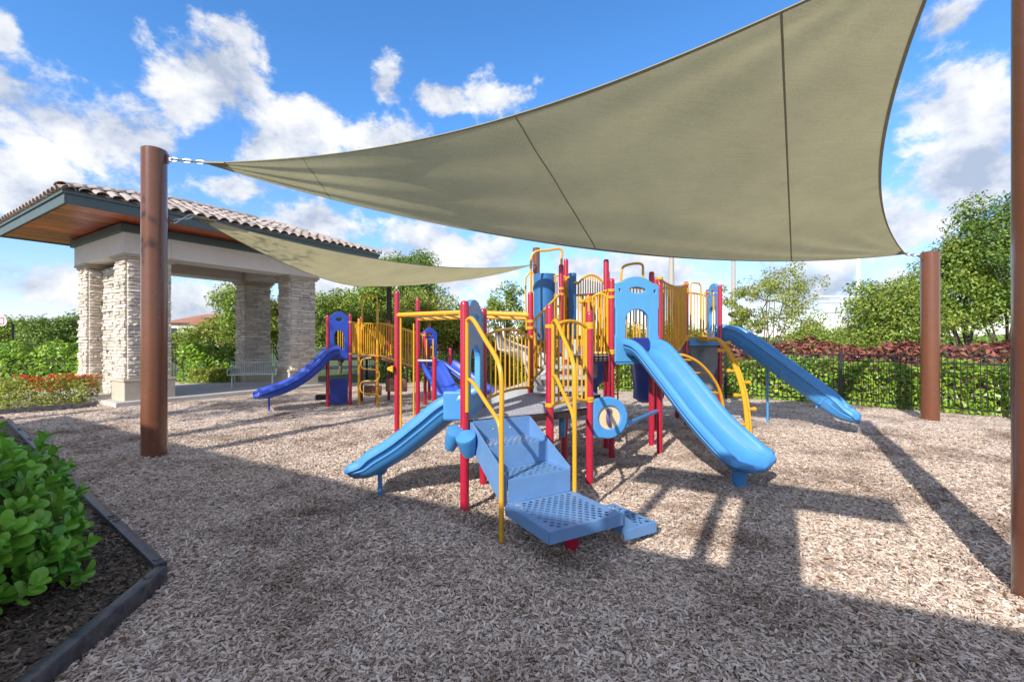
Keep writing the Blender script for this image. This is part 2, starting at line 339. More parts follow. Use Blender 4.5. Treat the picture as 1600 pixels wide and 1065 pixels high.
# ------------------------------------------------------------------ ground
mb = MB(); mb.grid([[(x, y, -.09) for x in np.linspace(-600, 600, 7)] for y in np.linspace(-300, 900, 7)])
structure(mb.build('ground', 'grass', smooth=0, fixn=False))
mb = MB(); xs = np.arange(-17, 15.01, .2); ys = np.arange(-7, 19.01, .2)
mb.grid([[(x, y, mz(x, y)) for x in xs] for y in ys]); structure(mb.build('mulch_ground', 'mulch', smooth=180, fixn=False))

C0 = Vector((-2.50, 3.26, 0)); BL = Vector((-.79, .613, 0)).normalized(); BN = Vector((.17, -1, 0)).normalized()
bedpoly = [C0, C0+BL*11, C0+BL*11+Vector((-3, -2.5, 0)), Vector((-7, .2, 0)), C0+BN*3.4]
mb = MB(); bed_in = [(p.x, p.y) for p in bedpoly]
def inpoly(x, y, P):
    r_ = False; j = len(P)-1
    for i in range(len(P)):
        if (P[i][1] > y) != (P[j][1] > y) and x < (P[j][0]-P[i][0])*(y-P[i][1])/(P[j][1]-P[i][1])+P[i][0]: r_ = not r_
        j = i
    return r_
mb.add([(p.x, p.y, .05) for p in bedpoly], [tuple(range(4, -1, -1))]); structure(mb.build('planting_bed_soil', 'darkmulch', smooth=0, fixn=False))

# wood chips: real pieces lying on the mulch, thinning out with distance
def chip_mesh(i, m):
    r_ = random.Random(i); L, w, h = 1.0, r_.uniform(.2, .36), r_.uniform(.08, .16); vs = []
    for x in (-L/2, 0, L/2):
        k = 1 if x == 0 else r_.uniform(.45, .95)
        for (y, z) in ((-1, -1), (1, -1), (1, 1), (-1, 1)):
            vs.append((x+r_.uniform(-.06, .06), y*w/2*k+r_.uniform(-.03, .03), z*h/2+(.09 if x == 0 else 0)*r_.uniform(-1, 1)))
    fs = [(3, 2, 1, 0), (8, 9, 10, 11)]
    for a in (0, 4):
        for k in range(4): fs.append((a+k, a+(k+1) % 4, a+4+(k+1) % 4, a+4+k))
    me = bpy.data.meshes.new('wood_chip'); me.from_pydata(vs, [], fs); me.materials.append(MT[m]); return me
def chip_field(name, pts, m, smin, smax):
    n = len(pts); c = bpy.data.collections.new(name+'_shapes')
    for i in range(6): c.objects.link(bpy.data.objects.new('chip_shape', chip_mesh(i, m)))
    me = bpy.data.meshes.new(name); me.vertices.add(n); me.vertices.foreach_set('co', np.asarray(pts, dtype=np.float32).ravel())
    a = me.attributes.new('rot', 'FLOAT_VECTOR', 'POINT'); rot = np.c_[rng.normal(0, .5, n), rng.normal(0, .3, n), rng.uniform(0, 6.283, n)].astype(np.float32); a.data.foreach_set('vector', rot.ravel())
    a = me.attributes.new('scl', 'FLOAT', 'POINT'); a.data.foreach_set('value', (smin+(smax-smin)*rng.random(n)**1.6).astype(np.float32))
    o = bpy.data.objects.new(name, me); COL.objects.link(o); me.materials.append(MT[m])
    g = bpy.data.node_groups.new(name, 'GeometryNodeTree'); g.is_modifier = True
    g.interface.new_socket('Geometry', in_out='INPUT', socket_type='NodeSocketGeometry'); g.interface.new_socket('Geometry', in_out='OUTPUT', socket_type='NodeSocketGeometry')
    gi = g.nodes.new('NodeGroupInput'); go = g.nodes.new('NodeGroupOutput'); ip = g.nodes.new('GeometryNodeInstanceOnPoints')
    ci = g.nodes.new('GeometryNodeCollectionInfo'); ci.inputs['Collection'].default_value = c; ci.inputs['Separate Children'].default_value = True; ci.inputs['Reset Children'].default_value = True
    r1 = g.nodes.new('GeometryNodeInputNamedAttribute'); r1.data_type = 'FLOAT_VECTOR'; r1.inputs[0].default_value = 'rot'
    s1 = g.nodes.new('GeometryNodeInputNamedAttribute'); s1.data_type = 'FLOAT'; s1.inputs[0].default_value = 'scl'
    ip.inputs['Pick Instance'].default_value = True; L = g.links.new
    L(gi.outputs[0], ip.inputs['Points']); L(ci.outputs[0], ip.inputs['Instance']); L(r1.outputs[0], ip.inputs['Rotation']); L(s1.outputs[0], ip.inputs['Scale']); L(ip.outputs[0], go.inputs[0])
    o.modifiers.new('scatter', 'NODES').node_group = g; return stuff(o)
def dens_points(poly_test, bands, z=0):
    o = []
    for (y0, y1, d) in bands:
        x0, x1 = -(y1*1.2+1.2), y1*1.2+1.2
        n = int((x1-x0)*(y1-y0)*d); X = rng.uniform(x0, x1, n); Y = rng.uniform(y0, y1, n)
        for x, y in zip(X, Y):
            if poly_test(x, y): o.append((x, y))
    return o
def on_mulch(x, y): return not inpoly(x, y, bed_in) and x < 12.5 and x > -13 and not (inpoly(x, y, SLAB))
K0 = Vector((-10.4, 12.3, 0))
def PV(a, b, z=0): p = K0+U*a+V_*b; return Vector((p.x, p.y, z))
SLAB = [(p.x, p.y) for p in (PV(-.35, -.35), PV(6.4, -.35), PV(6.4, 4.4), PV(-.35, 4.4))]
pts = dens_points(on_mulch, [(1.7, 3.2, 6000), (3.2, 4.5, 4800), (4.5, 6.5, 3000), (6.5, 9, 1400), (9, 13, 450)])
chip_field('wood_chips', [(x, y, mz(x, y)+random.uniform(.0, .02)) for x, y in pts], 'chip', .014, .052)
pts = dens_points(lambda x, y: inpoly(x, y, bed_in), [(1.5, 4, 2000), (4, 8, 500)])
chip_field('dark_bark_chips', [(x, y, .055+random.uniform(0, .012)) for x, y in pts], 'darkchip', .022, .065)

# a little dry leaf litter blown over the chips
mb = MB()
for k in range(420):
    while True:
        y = 2+8*random.random()**1.3; x = random.uniform(-y*1.2, y*1.2)
        if on_mulch(x, y) and mnoise.noise(Vector((x*.5, y*.5, 7))) > -.15: break
    L = random.uniform(.03, .075); a = random.uniform(0, 6.28); d = Vector((math.cos(a), math.sin(a), random.uniform(-.2, .3))); s_ = d.cross(ZUP).normalized()*L*.24; c = Vector((x, y, mz(x, y)+.026))
    mb.add([c-d*L*.5, c+s_+ZUP*.008, c+d*L*.5, c-s_+ZUP*.008, c+ZUP*-.002], [(0, 4, 1), (1, 4, 2), (2, 4, 3), (3, 4, 0)])
stuff(mb.build('leaf_litter', 'dryleaf', None, smooth=0, fixn=False))
# concrete slab of the pavilion
mb = MB(); mb.prism(SLAB, -.1, .09); structure(mb.build('patio_slab', 'concrete', smooth=0, bevel=.015))
# concrete walk behind the far hedge
# ------------------------------------------------------------------ pavilion
pav = thing('pavilion', PV(2.8, 1.9), 'open stone-column pavilion with clay tile roof and cedar soffit beside the playground', 'pavilion')
stone_pool = []
for i in range(8):
    r_ = random.Random(i+50); b = MB()
    n1 = 4; front = []; vs = []
    for ix in range(n1):
        for iz in (0, 1):
            vs.append(((ix/(n1-1)-.5)+(0 if ix in (0, n1-1) else r_.uniform(-.05, .05)), -.5-r_.uniform(-.25, .35), (iz-.5)*r_.uniform(.82, 1.0)))
    for ix in (0, n1-1):
        for iz in (0, 1): vs.append(((ix/(n1-1)-.5), .5, iz-.5))
    fs = [(2*i, 2*i+2, 2*i+3, 2*i+1) for i in range(n1-1)] + [(0, 1, 9, 8), (6, 10, 11, 7), (1, 3, 5, 7, 11, 9), (0, 8, 10, 6, 4, 2)]
    me = bpy.data.meshes.new('stone'); me.from_pydata(vs, [], fs); me.materials.append(MT['stone']); stone_pool.append(me)
def stone_face(parent, O, X, width, nrm, z0, z1, wmin=.18, wmax=.46):
    """ledger stones laid in courses on one face of a column"""
    ang = math.atan2(X.y, X.x); z = z0
    while z < z1-.03:
        h = min(random.uniform(.062, .115), z1-z); x = 0
        while x < width-.02:
            w = random.uniform(wmin, wmax); w = width-x if width-x-w < .12 else w
            d = random.uniform(.07, .12)
            p = O+X*(x+w/2)+nrm*random.uniform(-.008, .014); flip = 1 if (X.cross(ZUP)).dot(nrm) > 0 else -1
            put('stone', random.choice(stone_pool), parent, (p.x, p.y, z+h/2), (0, 0, ang if flip > 0 else ang+math.pi), (w-.006, d, h-.005)); x += w
        z += h
UA = math.atan2(U.y, U.x); MU = Matrix.Rotation(UA, 3, 'Z')
def column(a, b, la=1.0, lb=.75, zt=3.97):
    c = PV(a+la/2, b+lb/2)
    mb = MB(); mb.box((c.x, c.y, (.55+zt)/2), (la-.02, lb-.02, zt-.55), MU); col = mb.build('column', 'core', pav, smooth=0)
    mb = MB(); mb.box((c.x, c.y, .25), (la+.18, lb+.18, .68), MU); mb.box((c.x, c.y, .595), (la+.10, lb+.10, .03), MU); mb.box((c.x, c.y, .63), (la+.24, lb+.24, .07), MU)
    mb.build('pedestal', 'cast', col, smooth=0, bevel=.015)
    mb = MB(); mb.box((c.x, c.y, zt-.02), (la+.16, lb+.16, .07), MU); mb.box((c.x, c.y, zt+.045), (la+.26, lb+.26, .06), MU); mb.build('cap', 'cast', col, smooth=0, bevel=.01)
    stone_face(col, PV(a, b), V_, lb, -U, .67, zt-.06)
    stone_face(col, PV(a, b), U, la, -V_, .67, zt-.06)
    return col
column(0, 0); column(0, 2.98); column(4.67, 0, .95, .7); column(4.67, 2.98, .95, .7)
# stone wall set back between the two near columns
c = PV(.62, 1.86); mb = MB(); mb.box((c.x, c.y, 2.0), (.5, 2.2, 3.9), MU); wl = mb.build('back_wall', 'core', pav, smooth=0)
stone_face(wl, PV(.37, .78), V_, 2.2, -U, .1, 3.9, .3, .6)
mb = MB(); q = PV(.33, 2.55, 1.35); mb.box(q, (.05, .14, .2), MU); mb.build('outlet_box', 'darkbrown', wl, smooth=0, bevel=.01)
ZB0, ZB1 = 4.05, 4.72
mb = MB()
for (a0, a1, b0, b1) in ((-.12, .98, -.12, 3.85), (4.6, 5.75, -.12, 3.85), (.98, 4.6, -.12, .7), (.98, 4.6, 3.02, 3.85)):
    c = PV((a0+a1)/2, (b0+b1)/2, (ZB0+ZB1)/2); mb.box(c, (a1-a0-.002, b1-b0-.002, ZB1-ZB0), MU)
mb.build('beam', 'stucco', pav, smooth=0, bevel=.012)
mb = MB()
for (a0, a1, b0, b1) in ((-.2, 5.83, -.2, -.12), (-.2, 5.83, 3.85, 3.93), (-.2, -.12, -.12, 3.85), (5.75, 5.83, -.12, 3.85)):
    c = PV((a0+a1)/2, (b0+b1)/2, 4.72); mb.box(c, (a1-a0, b1-b0, .22), MU)
mb.build('crown_trim', 'fascia', pav, smooth=0, bevel=.01)
A0, A1, B0, B1, ZE = -1.5, 7.57, -1.2, 5.0, 4.86
mb = MB(); c = PV((A0+A1)/2, (B0+B1)/2, ZE+.035); mb.box(c, (A1-A0-.1, B1-B0-.1, .03), MU); sof = mb.build('soffit', 'soffit', pav, smooth=0)
npl = 36; wpl = (B1-B0-.1)/npl
mb = MB(); mb.box((0, 0, 0), (A1-A0-.1, wpl-.022, .018)); plank = mb.build('plank', 'soffit', None, smooth=0); pm = plank.data; bpy.data.objects.remove(plank)
for i in range(npl): put('plank', pm, sof, PV((A0+A1)/2, B0+.05+wpl*(i+.5), ZE+.010), (0, 0, UA))
mb = MB()
for (a0, a1, b0, b1) in ((A0, A1, B0-.04, B0), (A0, A1, B1, B1+.04), (A0-.04, A0, B0-.04, B1+.04), (A1, A1+.04, B0-.04, B1+.04)):
    c = PV((a0+a1)/2, (b0+b1)/2, ZE+.09); mb.box(c, (a1-a0, b1-b0, .24), MU)
    oa = -.03 if a1-a0 < .1 and a0 < 0 else .03 if a1-a0 < .1 else 0; ob = -.03 if b1-b0 < .1 and b0 < 0 else .03 if b1-b0 < .1 else 0
    c = PV((a0+a1)/2+oa, (b0+b1)/2+ob, ZE+.235); mb.box(c, (a1-a0+(.06 if not oa else .02), b1-b0+(.06 if not ob else .02), .07), MU)
mb.build('fascia', 'fascia', pav, smooth=0, bevel=.008)
PITCH = math.tan(R(19)); ZR = ZE+.275; WH = (B1-B0)/2; aa0, aa1, bb0, bb1 = A0-.1, A1+.1, B0-.1, B1+.1; WH = (bb1-bb0)/2
zr = ZR+WH*PITCH
mb = MB(); P_ = [PV(aa0, bb0, ZR), PV(aa1, bb0, ZR), PV(aa1, bb1, ZR), PV(aa0, bb1, ZR), PV(aa0+WH, bb0+WH, zr), PV(aa1-WH, bb0+WH, zr)]
mb.add(P_, [(0, 1, 5, 4), (1, 2, 5), (2, 3, 4, 5), (3, 0, 4), (3, 2, 1, 0)]); roof = mb.build('roof', 'tile', pav, smooth=0)
def tile_mesh(rad, L, name):
    b = MB(); rings = []
    for (y, k) in ((0, 1.0), (L, .86)):
        ring = [(rad*k*math.cos(R(180-180*i/7)), y, rad*k*.72*math.sin(R(180-180*i/7))) for i in range(8)]
        ring += [((rad*k-.016)*math.cos(R(180*i/7)), y, (rad*k-.016)*.72*math.sin(R(180*i/7))) for i in range(8)]; rings.append([Vector(p) for p in ring])
    b.loft(rings); o = b.build(name, 'tile', None, smooth=50, origin=(0, 0, 0)); me = o.data; bpy.data.objects.remove(o); return me
tm = tile_mesh(.135, .44, 'roof_tile'); hm = tile_mesh(.16, .46, 'ridge_tile')
ROW, CW = .36, .30
def tiles(O, X, S, length):
    sl_ = (S+ZUP*PITCH).normalized(); nrm = X.cross(sl_); nrm = nrm if nrm.z > 0 else -nrm
    Xr = sl_.cross(nrm); Mx = Matrix((Xr, sl_, nrm)).transposed(); e = Mx.to_euler(); k = 0
    while k*ROW < WH-.15:
        t_ = k*ROW-.03; n0 = int((length-2*t_)/CW)
        for i in range(n0):
            s_ = t_+.15+(length-2*t_-.3)*(i/(max(n0-1, 1)))
            p = O+X*s_+S*t_+ZUP*(t_*PITCH)+nrm*(.02+random.uniform(-.006, .008))
            put('roof_tile', tm, roof, p, (e.x+random.uniform(-.015, .015), e.y, e.z+random.uniform(-.015, .015)))
        k += 1
tiles(PV(aa0, bb0, ZR), U, V_, aa1-aa0); tiles(PV(aa0, bb0, ZR), V_, U, bb1-bb0)
for (p0, p1) in ((P_[0], P_[4]), (P_[1], P_[5]), (P_[3], P_[4]), (P_[4], P_[5])):
    d = (p1-p0); n0 = int(d.length/.4); d.normalize(); x_ = d.cross(ZUP).normalized(); z_ = x_.cross(d); Mx = Matrix((x_, d, z_)).transposed(); e = Mx.to_euler()
    for i in range(n0): put('ridge_tile', hm, roof, p0+d*(.4*i)+ZUP*.05, e)

# park bench by the far columns
bp_ = Vector((-9.15, 16.1, .09)); bench = thing('park_bench', bp_, 'grey-green metal slat bench on the patio slab beside the stone columns', 'bench')
bx_, by_ = Vector((.93, .37, 0)).normalized(), Vector((.37, -.93, 0)).normalized()
MBn = Matrix((bx_, -by_, ZUP)).transposed()
def bpt(a, b, z): return bp_+bx_*a+by_*b+ZUP*z
seat = MB(); seat.tube([bpt(-.75, .25, .44), bpt(.75, .25, .44), bpt(.75, -.2, .42), bpt(-.75, -.2, .42)], .018, 8, True); seat = seat.build('seat', 'bench', bench)
back = MB(); back.tube([bpt(-.75, -.22, .46), bpt(.75, -.22, .46), bpt(.75, -.36, .86), bpt(-.75, -.36, .86)], .018, 8, True); back = back.build('backrest', 'bench', bench)
for i in range(26):
    a = -.72+1.44*i/25
    b = MB(); b.box(bpt(a, .025, .43), (.03, .45, .012), MBn); b.build('slat', 'bench', seat, smooth=0)
    b = MB(); b.tube([bpt(a, -.22, .46), bpt(a, -.36, .86)], .012, 5); b.build('slat', 'bench', back)
for a in (-.62, .62):
    b = MB(); b.tube(spline([bpt(a, .3, 0), bpt(a, .22, .3), bpt(a, .2, .44), bpt(a, -.2, .44), bpt(a, -.25, .25), bpt(a, -.38, 0)], 4), .022, 8); b.build('leg', 'bench', bench)
    b = MB(); b.tube(spline([bpt(a*1.2, .25, .44), bpt(a*1.2, .27, .6), bpt(a*1.2, .1, .64), bpt(a*1.2, -.28, .62)], 4), .018, 8); b.build('armrest', 'bench', bench)

# ------------------------------------------------------------------ shade sails and their poles
def sail_pole(x, y, h, label, r=.158, m='brown', rings=()):
    o = thing('sail_pole', (x, y, 0), label, 'pole', 'poles that carry the shade sails')
    b = MB(); b.lathe((x, y, 0), [(r, -.3), (r, h-.01), (r-.012, h)], 40); b.build('shaft', m, o, smooth=40)
    b = MB(); b.lathe((x, y, 0), [(r-.014, h-.004), (r-.05, h+.012), (.01, h+.018)], 32); b.build('cap', m, o)
    for (z, dx, dy) in rings:
        d = Vector((dx, dy, 0)).normalized(); b = MB()
        b.box(Vector((x, y, z))+d*(r+.015), (.05, .016, .14), Matrix.Rotation(math.atan2(dy, dx), 3, 'Z'))
        q = Vector((x, y, z))+d*(r+.05); s_ = d.cross(ZUP)
        b.tube([q+d*.035*math.cos(R(k*30))+ZUP*.035*math.sin(R(k*30)) for k in range(12)], .009, 6, True); b.build('eye_plate', m, o)
    return o
PL, PR, PN, PB, PD = (-5.22, 6.64), (8.81, 9.59), (3.455, 2.94), (1.1, 20.6), (-5.45, 20.2)
sail_pole(*PL, 4.49, 'thick brown steel pole standing in front of the tiled pavilion', rings=((4.36, .99, .13), (3.48, .5, .86)))
sail_pole(*PR, 3.57, 'shorter brown steel pole in full sun in front of the red and green hedge', rings=((3.47, -.95, -.1),))
sail_pole(*PN, 5.14, 'tall brown pole cut by the frame edge, nearest of all', rings=((5.0, -.74, .5),))
sail_pole(*PB, 5.9, 'distant sunlit brown pole rising behind the play towers', .165, rings=((5.15, -.4, -.9),))
sail_pole(*PD, 4.6, 'slim dark bronze pole under the back sail, before the green trees', .115, 'darkbrown')

def bez(a, m, c, t): return a*(1-t)**2 + m*2*t*(1-t) + c*t*t
def sail(name, label, P1, P2, P3, m12, m23, m13, seams, hooks, sagmid=0.0):
    """three-cornered sail: quadratic patch whose edges bow inwards; seams run along the pavilion's long direction"""
    P1, P2, P3, m12, m23, m13 = map(Vector, (P1, P2, P3, m12, m23, m13))
    def S(u, v, w):
        p = P1*u*u+P2*v*v+P3*w*w+m12*2*u*v+m23*2*v*w+m13*2*u*w
        p.z -= sagmid*27*u*v*w*.5
        k = u*v*w*27; p.z += k*(.03*mnoise.noise(Vector((p.x*.8, p.y*.8, 1))))
        for cn, (w0, wa, wb) in ((0, (u, v, w)), (1, (v, w, u)), (2, (w, u, v))):      # tension folds fanning out of each corner
            if w0 < .999: p.z += .016*math.sin((wa/(wa+wb+1e-6))*21+cn)*max(0, (w0-.25)/.75)**.8*min(1, (1-w0)*8)*min(1, 6*min(wa, wb)/(wa+wb+1e-6))
        return p
    n = 84; b = MB(); rows = []
    for i in range(n+1):
        s_ = (i/n); rows.append([S(1-s_, s_*(1-j/n), s_*j/n) for j in range(n+1)])
    b.grid(rows); o = b.build(name, 'sail', None, smooth=180, fixn=False); tag(o, label, 'shade sail', 'olive shade sails')
    par = o
    def edge(fn): return [fn(k/48) for k in range(49)]
    for fn in (lambda t: S(1-t, t, 0), lambda t: S(0, 1-t, t), lambda t: S(1-t, 0, t)):
        b = MB(); e = edge(fn); cen = S(1/3, 1/3, 1/3)
        rows = [[p+ZUP*dz+(cen-p).normalized()*dd for p in e] for (dz, dd) in ((-.005, -.008), (-.006, .028), (.006, .028), (.005, -.008), (-.005, -.008))]
        b.grid(rows); b.build('hem', 'hem', par, smooth=40)
    mn = Vector((U.y, -U.x, 0))
    for c in seams:
        pts_ = []
        for j in range(61):
            t = j/60; lo, hi = 0.0, 1.0
            f_ = lambda s: (S(1-s, s*(1-t), s*t)-P1).dot(mn)-c
            if f_(1.0) < 0 or f_(0) > 0: continue
            for _ in range(24):
                md = (lo+hi)/2
                if f_(md) < 0: lo = md
                else: hi = md
            pts_.append(S(1-lo, lo*(1-t), lo*t))
        if len(pts_) > 3:
            b = MB(); b.grid([[p+mn*dx+ZUP*dz for p in pts_] for (dx, dz) in ((-.011, -.003), (-.005, -.006), (.005, -.006), (.011, -.003), (0, .005), (-.011, -.003))])
            b.build('seam', 'hem', par, smooth=60)
    for (corner, q) in hooks:
        corner, q = Vector(corner), Vector(q); d = (q-corner); L = d.length; d.normalize(); sx = d.cross(ZUP).normalized(); b = MB()
        cen = S(1/3, 1/3, 1/3); dn = (cen-corner).normalized(); sd = dn.cross(ZUP).normalized()
        b.add([corner+dn*.35+sd*.085-ZUP*.012, corner-dn*.02+sd*.02-ZUP*.012, corner-dn*.02-sd*.02-ZUP*.012, corner+dn*.35-sd*.085-ZUP*.012,
               corner+dn*.35+sd*.085+ZUP*.012, corner-dn*.02+sd*.02+ZUP*.012, corner-dn*.02-sd*.02+ZUP*.012, corner+dn*.35-sd*.085+ZUP*.012],
              [(0, 1, 2, 3), (7, 6, 5, 4), (0, 4, 5, 1), (1, 5, 6, 2), (2, 6, 7, 3), (3, 7, 4, 0)])
        b.build('corner_plate', 'hem', par, smooth=0)
        nl = max(2, int(L/.085)); b = MB()
        for i in range(nl):
            c_ = corner+d*(L*(i+.5)/nl); w_ = sx if i % 2 else ZUP
            b.tube([c_+d*L/nl*.72*math.cos(R(k*36))+w_*.026*math.sin(R(k*36)) for k in range(10)], .009, 5, True)
        b.build('chain', 'steel', par)
    return o, S
S1P = ((-4.55, 6.72, 4.33), (3.14, 3.22, 4.62), (8.15, 9.42, 3.50))
sail('shade_sail', 'large olive shade sail stretched over the near play structure', *S1P, m12=(-.26, 6.62, 4.38), m23=(4.62, 6.35, 3.84), m13=(1.6, 7.58, 2.56),
     seams=(1.35, 4.5, 7.3), hooks=((S1P[0], (PL[0]+.21, PL[1]+.03, 4.36)), (S1P[1], (PN[0]-.16, PN[1]+.11, 5.0)), (S1P[2], (PR[0]-.2, PR[1]-.02, 3.47))))
S2P = ((-4.9, 6.98, 3.62), (1.02, 20.3, 5.12), (-5.35, 20.0, 4.35))
sail('shade_sail', 'smaller olive shade sail behind, hanging before the pavilion roof', *S2P, m12=(-2.7, 13.6, 3.5), m23=(-2.3, 19.2, 3.9), m13=(-4.75, 13.2, 2.75),
     seams=(), hooks=((S2P[0], (PL[0]+.1, PL[1]+.2, 3.48)), (S2P[1], (PB[0]-.08, PB[1]-.2, 5.15)), (S2P[2], (PD[0]+.02, PD[1]-.12, 4.4))))

# ------------------------------------------------------------------ play structure kit
def post(parent, x, y, h, m='red', r=.0445):
    b = MB(); b.lathe((x, y, 0), [(r, -.25), (r, h-.04), (r*.93, h-.018), (r*.68, h-.003), (r*.02, h+.004)], 16); o = b.build('post', m, parent)
    return o
def collar(b, x, y, z, r=.058, h=.05): b.lathe((x, y, z-h/2), [(r-.006, 0), (r, .006), (r, h-.006), (r-.006, h)], 16)
def barrier(parent, A, B, zb, zt, n, arch=0.0, m='yellow', zb2=None, zt2=None, botarch=0.0, r=.017):
    A, B = Vector((*A, 0)), Vector((*B, 0)); d = (B-A).normalized(); A = A+d*.06; B = B-d*.06; zb2 = zb if zb2 is None else zb2; zt2 = zt if zt2 is None else zt2
    top = lambda t: A.lerp(B, t)+ZUP*(zt+(zt2-zt)*t+arch*4*t*(1-t)); bot = lambda t: A.lerp(B, t)+ZUP*(zb+(zb2-zb)*t+botarch*4*t*(1-t))
    b = MB(); b.tube([top(k/12) for k in range(13)], r*1.15, 8); b.tube([bot(k/12) for k in range(13)], r*1.15, 8); b.tube([bot(0), top(0)], r, 8); b.tube([bot(1), top(1)], r, 8)
    for pt in (A-d*.06, B+d*.06):
        tt = 0 if (pt-A).length < .2 else 1
        for q_ in (top(tt), bot(tt)): collar(b, pt.x, pt.y, q_.z, .054, .045)
    o = b.build('barrier', m, parent)
    for i in range(1, n+1):
        t = i/(n+1); b = MB(); b.tube([bot(t), top(t)], r*.72, 6); b.build('bar', m, o)
    return o
def slide(parent, pts_, w, wall, m, endwall=.45, flare=0.0, legs=(), chutes=True, ribs=()):
    P = spline(pts_, 7); n = len(P); rings = []
    for i, p in enumerate(P):
        T = (P[min(i+1, n-1)]-P[max(i-1, 0)]).normalized(); Sd = T.cross(ZUP).normalized(); Up = Sd.cross(T)
        f = i/(n-1); k = 1 if f < .7 else 1-(1-endwall)*((f-.7)/.3)**1.5; hw = wall*k; ww = w+flare*max(0, (f-.6)/.4)
        prof = [(-ww-.095, hw-.07), (-ww-.09, hw-.015), (-ww-.06, hw+.015), (-ww-.02, hw+.01), (-ww+.005, hw-.03), (-ww+.03, .075), (-ww+.09, .02), (-ww*.35, .002), (ww*.35, .002), (ww-.09, .02), (ww-.03, .075),
                (ww-.005, hw-.03), (ww+.02, hw+.01), (ww+.06, hw+.015), (ww+.09, hw-.015), (ww+.095, hw-.07), (ww+.062, hw-.085), (ww+.045, .03), (ww-.04, -.045), (ww*.4, -.06), (-ww*.4, -.06), (-ww+.04, -.045), (-ww-.045, .03), (-ww-.062, hw-.085)]
        dd = -.03 if i == n-1 else 0
        rings.append([p+Sd*a*(.93 if i == n-1 else 1)+Up*(c*(.8 if i == n-1 else 1))+T*0 for a, c in prof])
    T = (P[-1]-P[-2]).normalized(); last = rings[-1]; cc = sum(last, Vector())/len(last)
    for (k_, d_, z_) in ((.97, .025, .002), (.90, .05, .005), (.76, .072, .01), (.5, .085, .02)): rings.append([cc+Vector(((q-cc).x*k_, (q-cc).y*k_, (q-cc).z*(k_**.6)))+T*d_-ZUP*z_ for q in last])
    b = MB(); b.loft(rings); o = b.build('slide', m, parent, smooth=60)
    for sg, i_ in ((-1, 22), (1, 17)):                      # moulded lip along each outer wall and a groove beside the bed
        b = MB(); b.tube([r_[i_]*.5+r_[i_+(1 if sg < 0 else -1)]*.5 for r_ in rings[1:n-2]], .013, 6); b.tube([r_[5 if sg < 0 else 10] for r_ in rings[2:n-3]], .007, 5); b.build('edge_lip', m, o)
    for (f, dx) in legs:
        p = P[int(f*(n-1))]; b = MB(); b.tube([(p.x, p.y, -.15), (p.x, p.y, p.z-.04)], .024, 10); b.box((p.x, p.y, p.z-.065), (.12, .16, .03)); b.build('support_leg', m, o)
    for f in ribs:
        i = int(f*(n-1)); T = (P[i+1]-P[i]).normalized(); Sd = T.cross(ZUP).normalized(); Up = Sd.cross(T); b = MB()
        for sg in (-1, 1):
            b.tube([P[i]+Sd*sg*(w+.05)+Up*.02, P[i]+Sd*sg*(w+.06)+Up*(wall-.06)], .022, 6)
        b.tube([P[i]-Sd*(w+.05)-Up*.055, P[i]+Sd*(w+.05)-Up*.055], .022, 6); b.build('rib', m, o)
    return o
def hood(parent, A, B, z0, z1, m, trim=None):
    """arched entrance panel of a slide with an arched window and an oval hole on top"""
    A, B = Vector((*A, z0)), Vector((*B, z0)); X = (B-A); L = X.length; X.normalize(); A = A+X*.05; L -= .1; H = z1-z0; c = L/2
    outer = [(0, 0), (L, 0), (L, H*.28), (L-.012, H*.32), (L-.012, H*.60), (L, H*.64), (L, H*.885)] + arc2(L-.05, H*.885, .05, H*.035, 8, 82, 5) + arc2(c, H*.885, L*.36, H*.115, 24, 156, 14) + arc2(.05, H*.885, .05, H*.035, 98, 172, 5) + [(0, H*.885), (0, H*.64), (.012, H*.60), (.012, H*.32), (0, H*.28)]
    win = arc2(c-L*.22, H*.22, L*.07, H*.03, 190, 260, 3) + arc2(c+L*.22, H*.22, L*.07, H*.03, 280, 350, 3) + [(c+L*.29, H*.48)] + arc2(c, H*.48, L*.29, H*.145, 14, 166, 10) + [(c-L*.29, H*.48)]
    hole = arc2(c, H*.845, L*.21, H*.046, 0, 345, 20)
    loops = [outer, win, hole]
    for sx in (-1, 1): loops.append(arc2(c+sx*L*.415, H*.835, L*.045, H*.03, 0, 330, 10))
    o = panel('hood', loops, .045, m, parent, A, X, ZUP, .012)
    nrm = X.cross(ZUP)
    b = MB(); b.tube([A+X*x+ZUP*z+nrm*(-.0) for x, z in arc2(c, H*.845, L*.285, H*.085, 0, 345, 24)], .03, 8, True)
    for sg in (-1, 1): b.tube(spline([A+X*L*.03+ZUP*H*.74+nrm*.024*sg, A+X*L*.3+ZUP*H*.71+nrm*.024*sg, A+X*L*.7+ZUP*H*.665+nrm*.024*sg, A+X*L*.97+ZUP*H*.665+nrm*.024*sg], 5), .009, 6); b.build('rim', m, o)
    return o
def perf_plate(name, parent, O, X, Y, lx, ly, thick, m, pitch=.055, hole=.036, edge=.06):
    loops = [[(0, 0), (lx, 0), (lx, ly), (0, ly)]]; nx = int((lx-2*edge)/pitch); ny = int((ly-2*edge)/(pitch*.62))
    for j in range(ny+1):
        for i in range(nx+1-(j % 2)):
            cx_ = lx/2+(i-(nx-(j % 2))/2)*pitch; cy_ = ly/2+(j-ny/2)*pitch*.62
            loops.append([(cx_-hole/2, cy_), (cx_-hole*.22, cy_+hole*.4), (cx_+hole*.22, cy_+hole*.4), (cx_+hole/2, cy_), (cx_+hole*.22, cy_-hole*.4), (cx_-hole*.22, cy_-hole*.4)])
    return panel(name, loops, thick, m, parent, O, X, Y, 0)
def v3(p, z): return Vector((p[0], p[1], z))

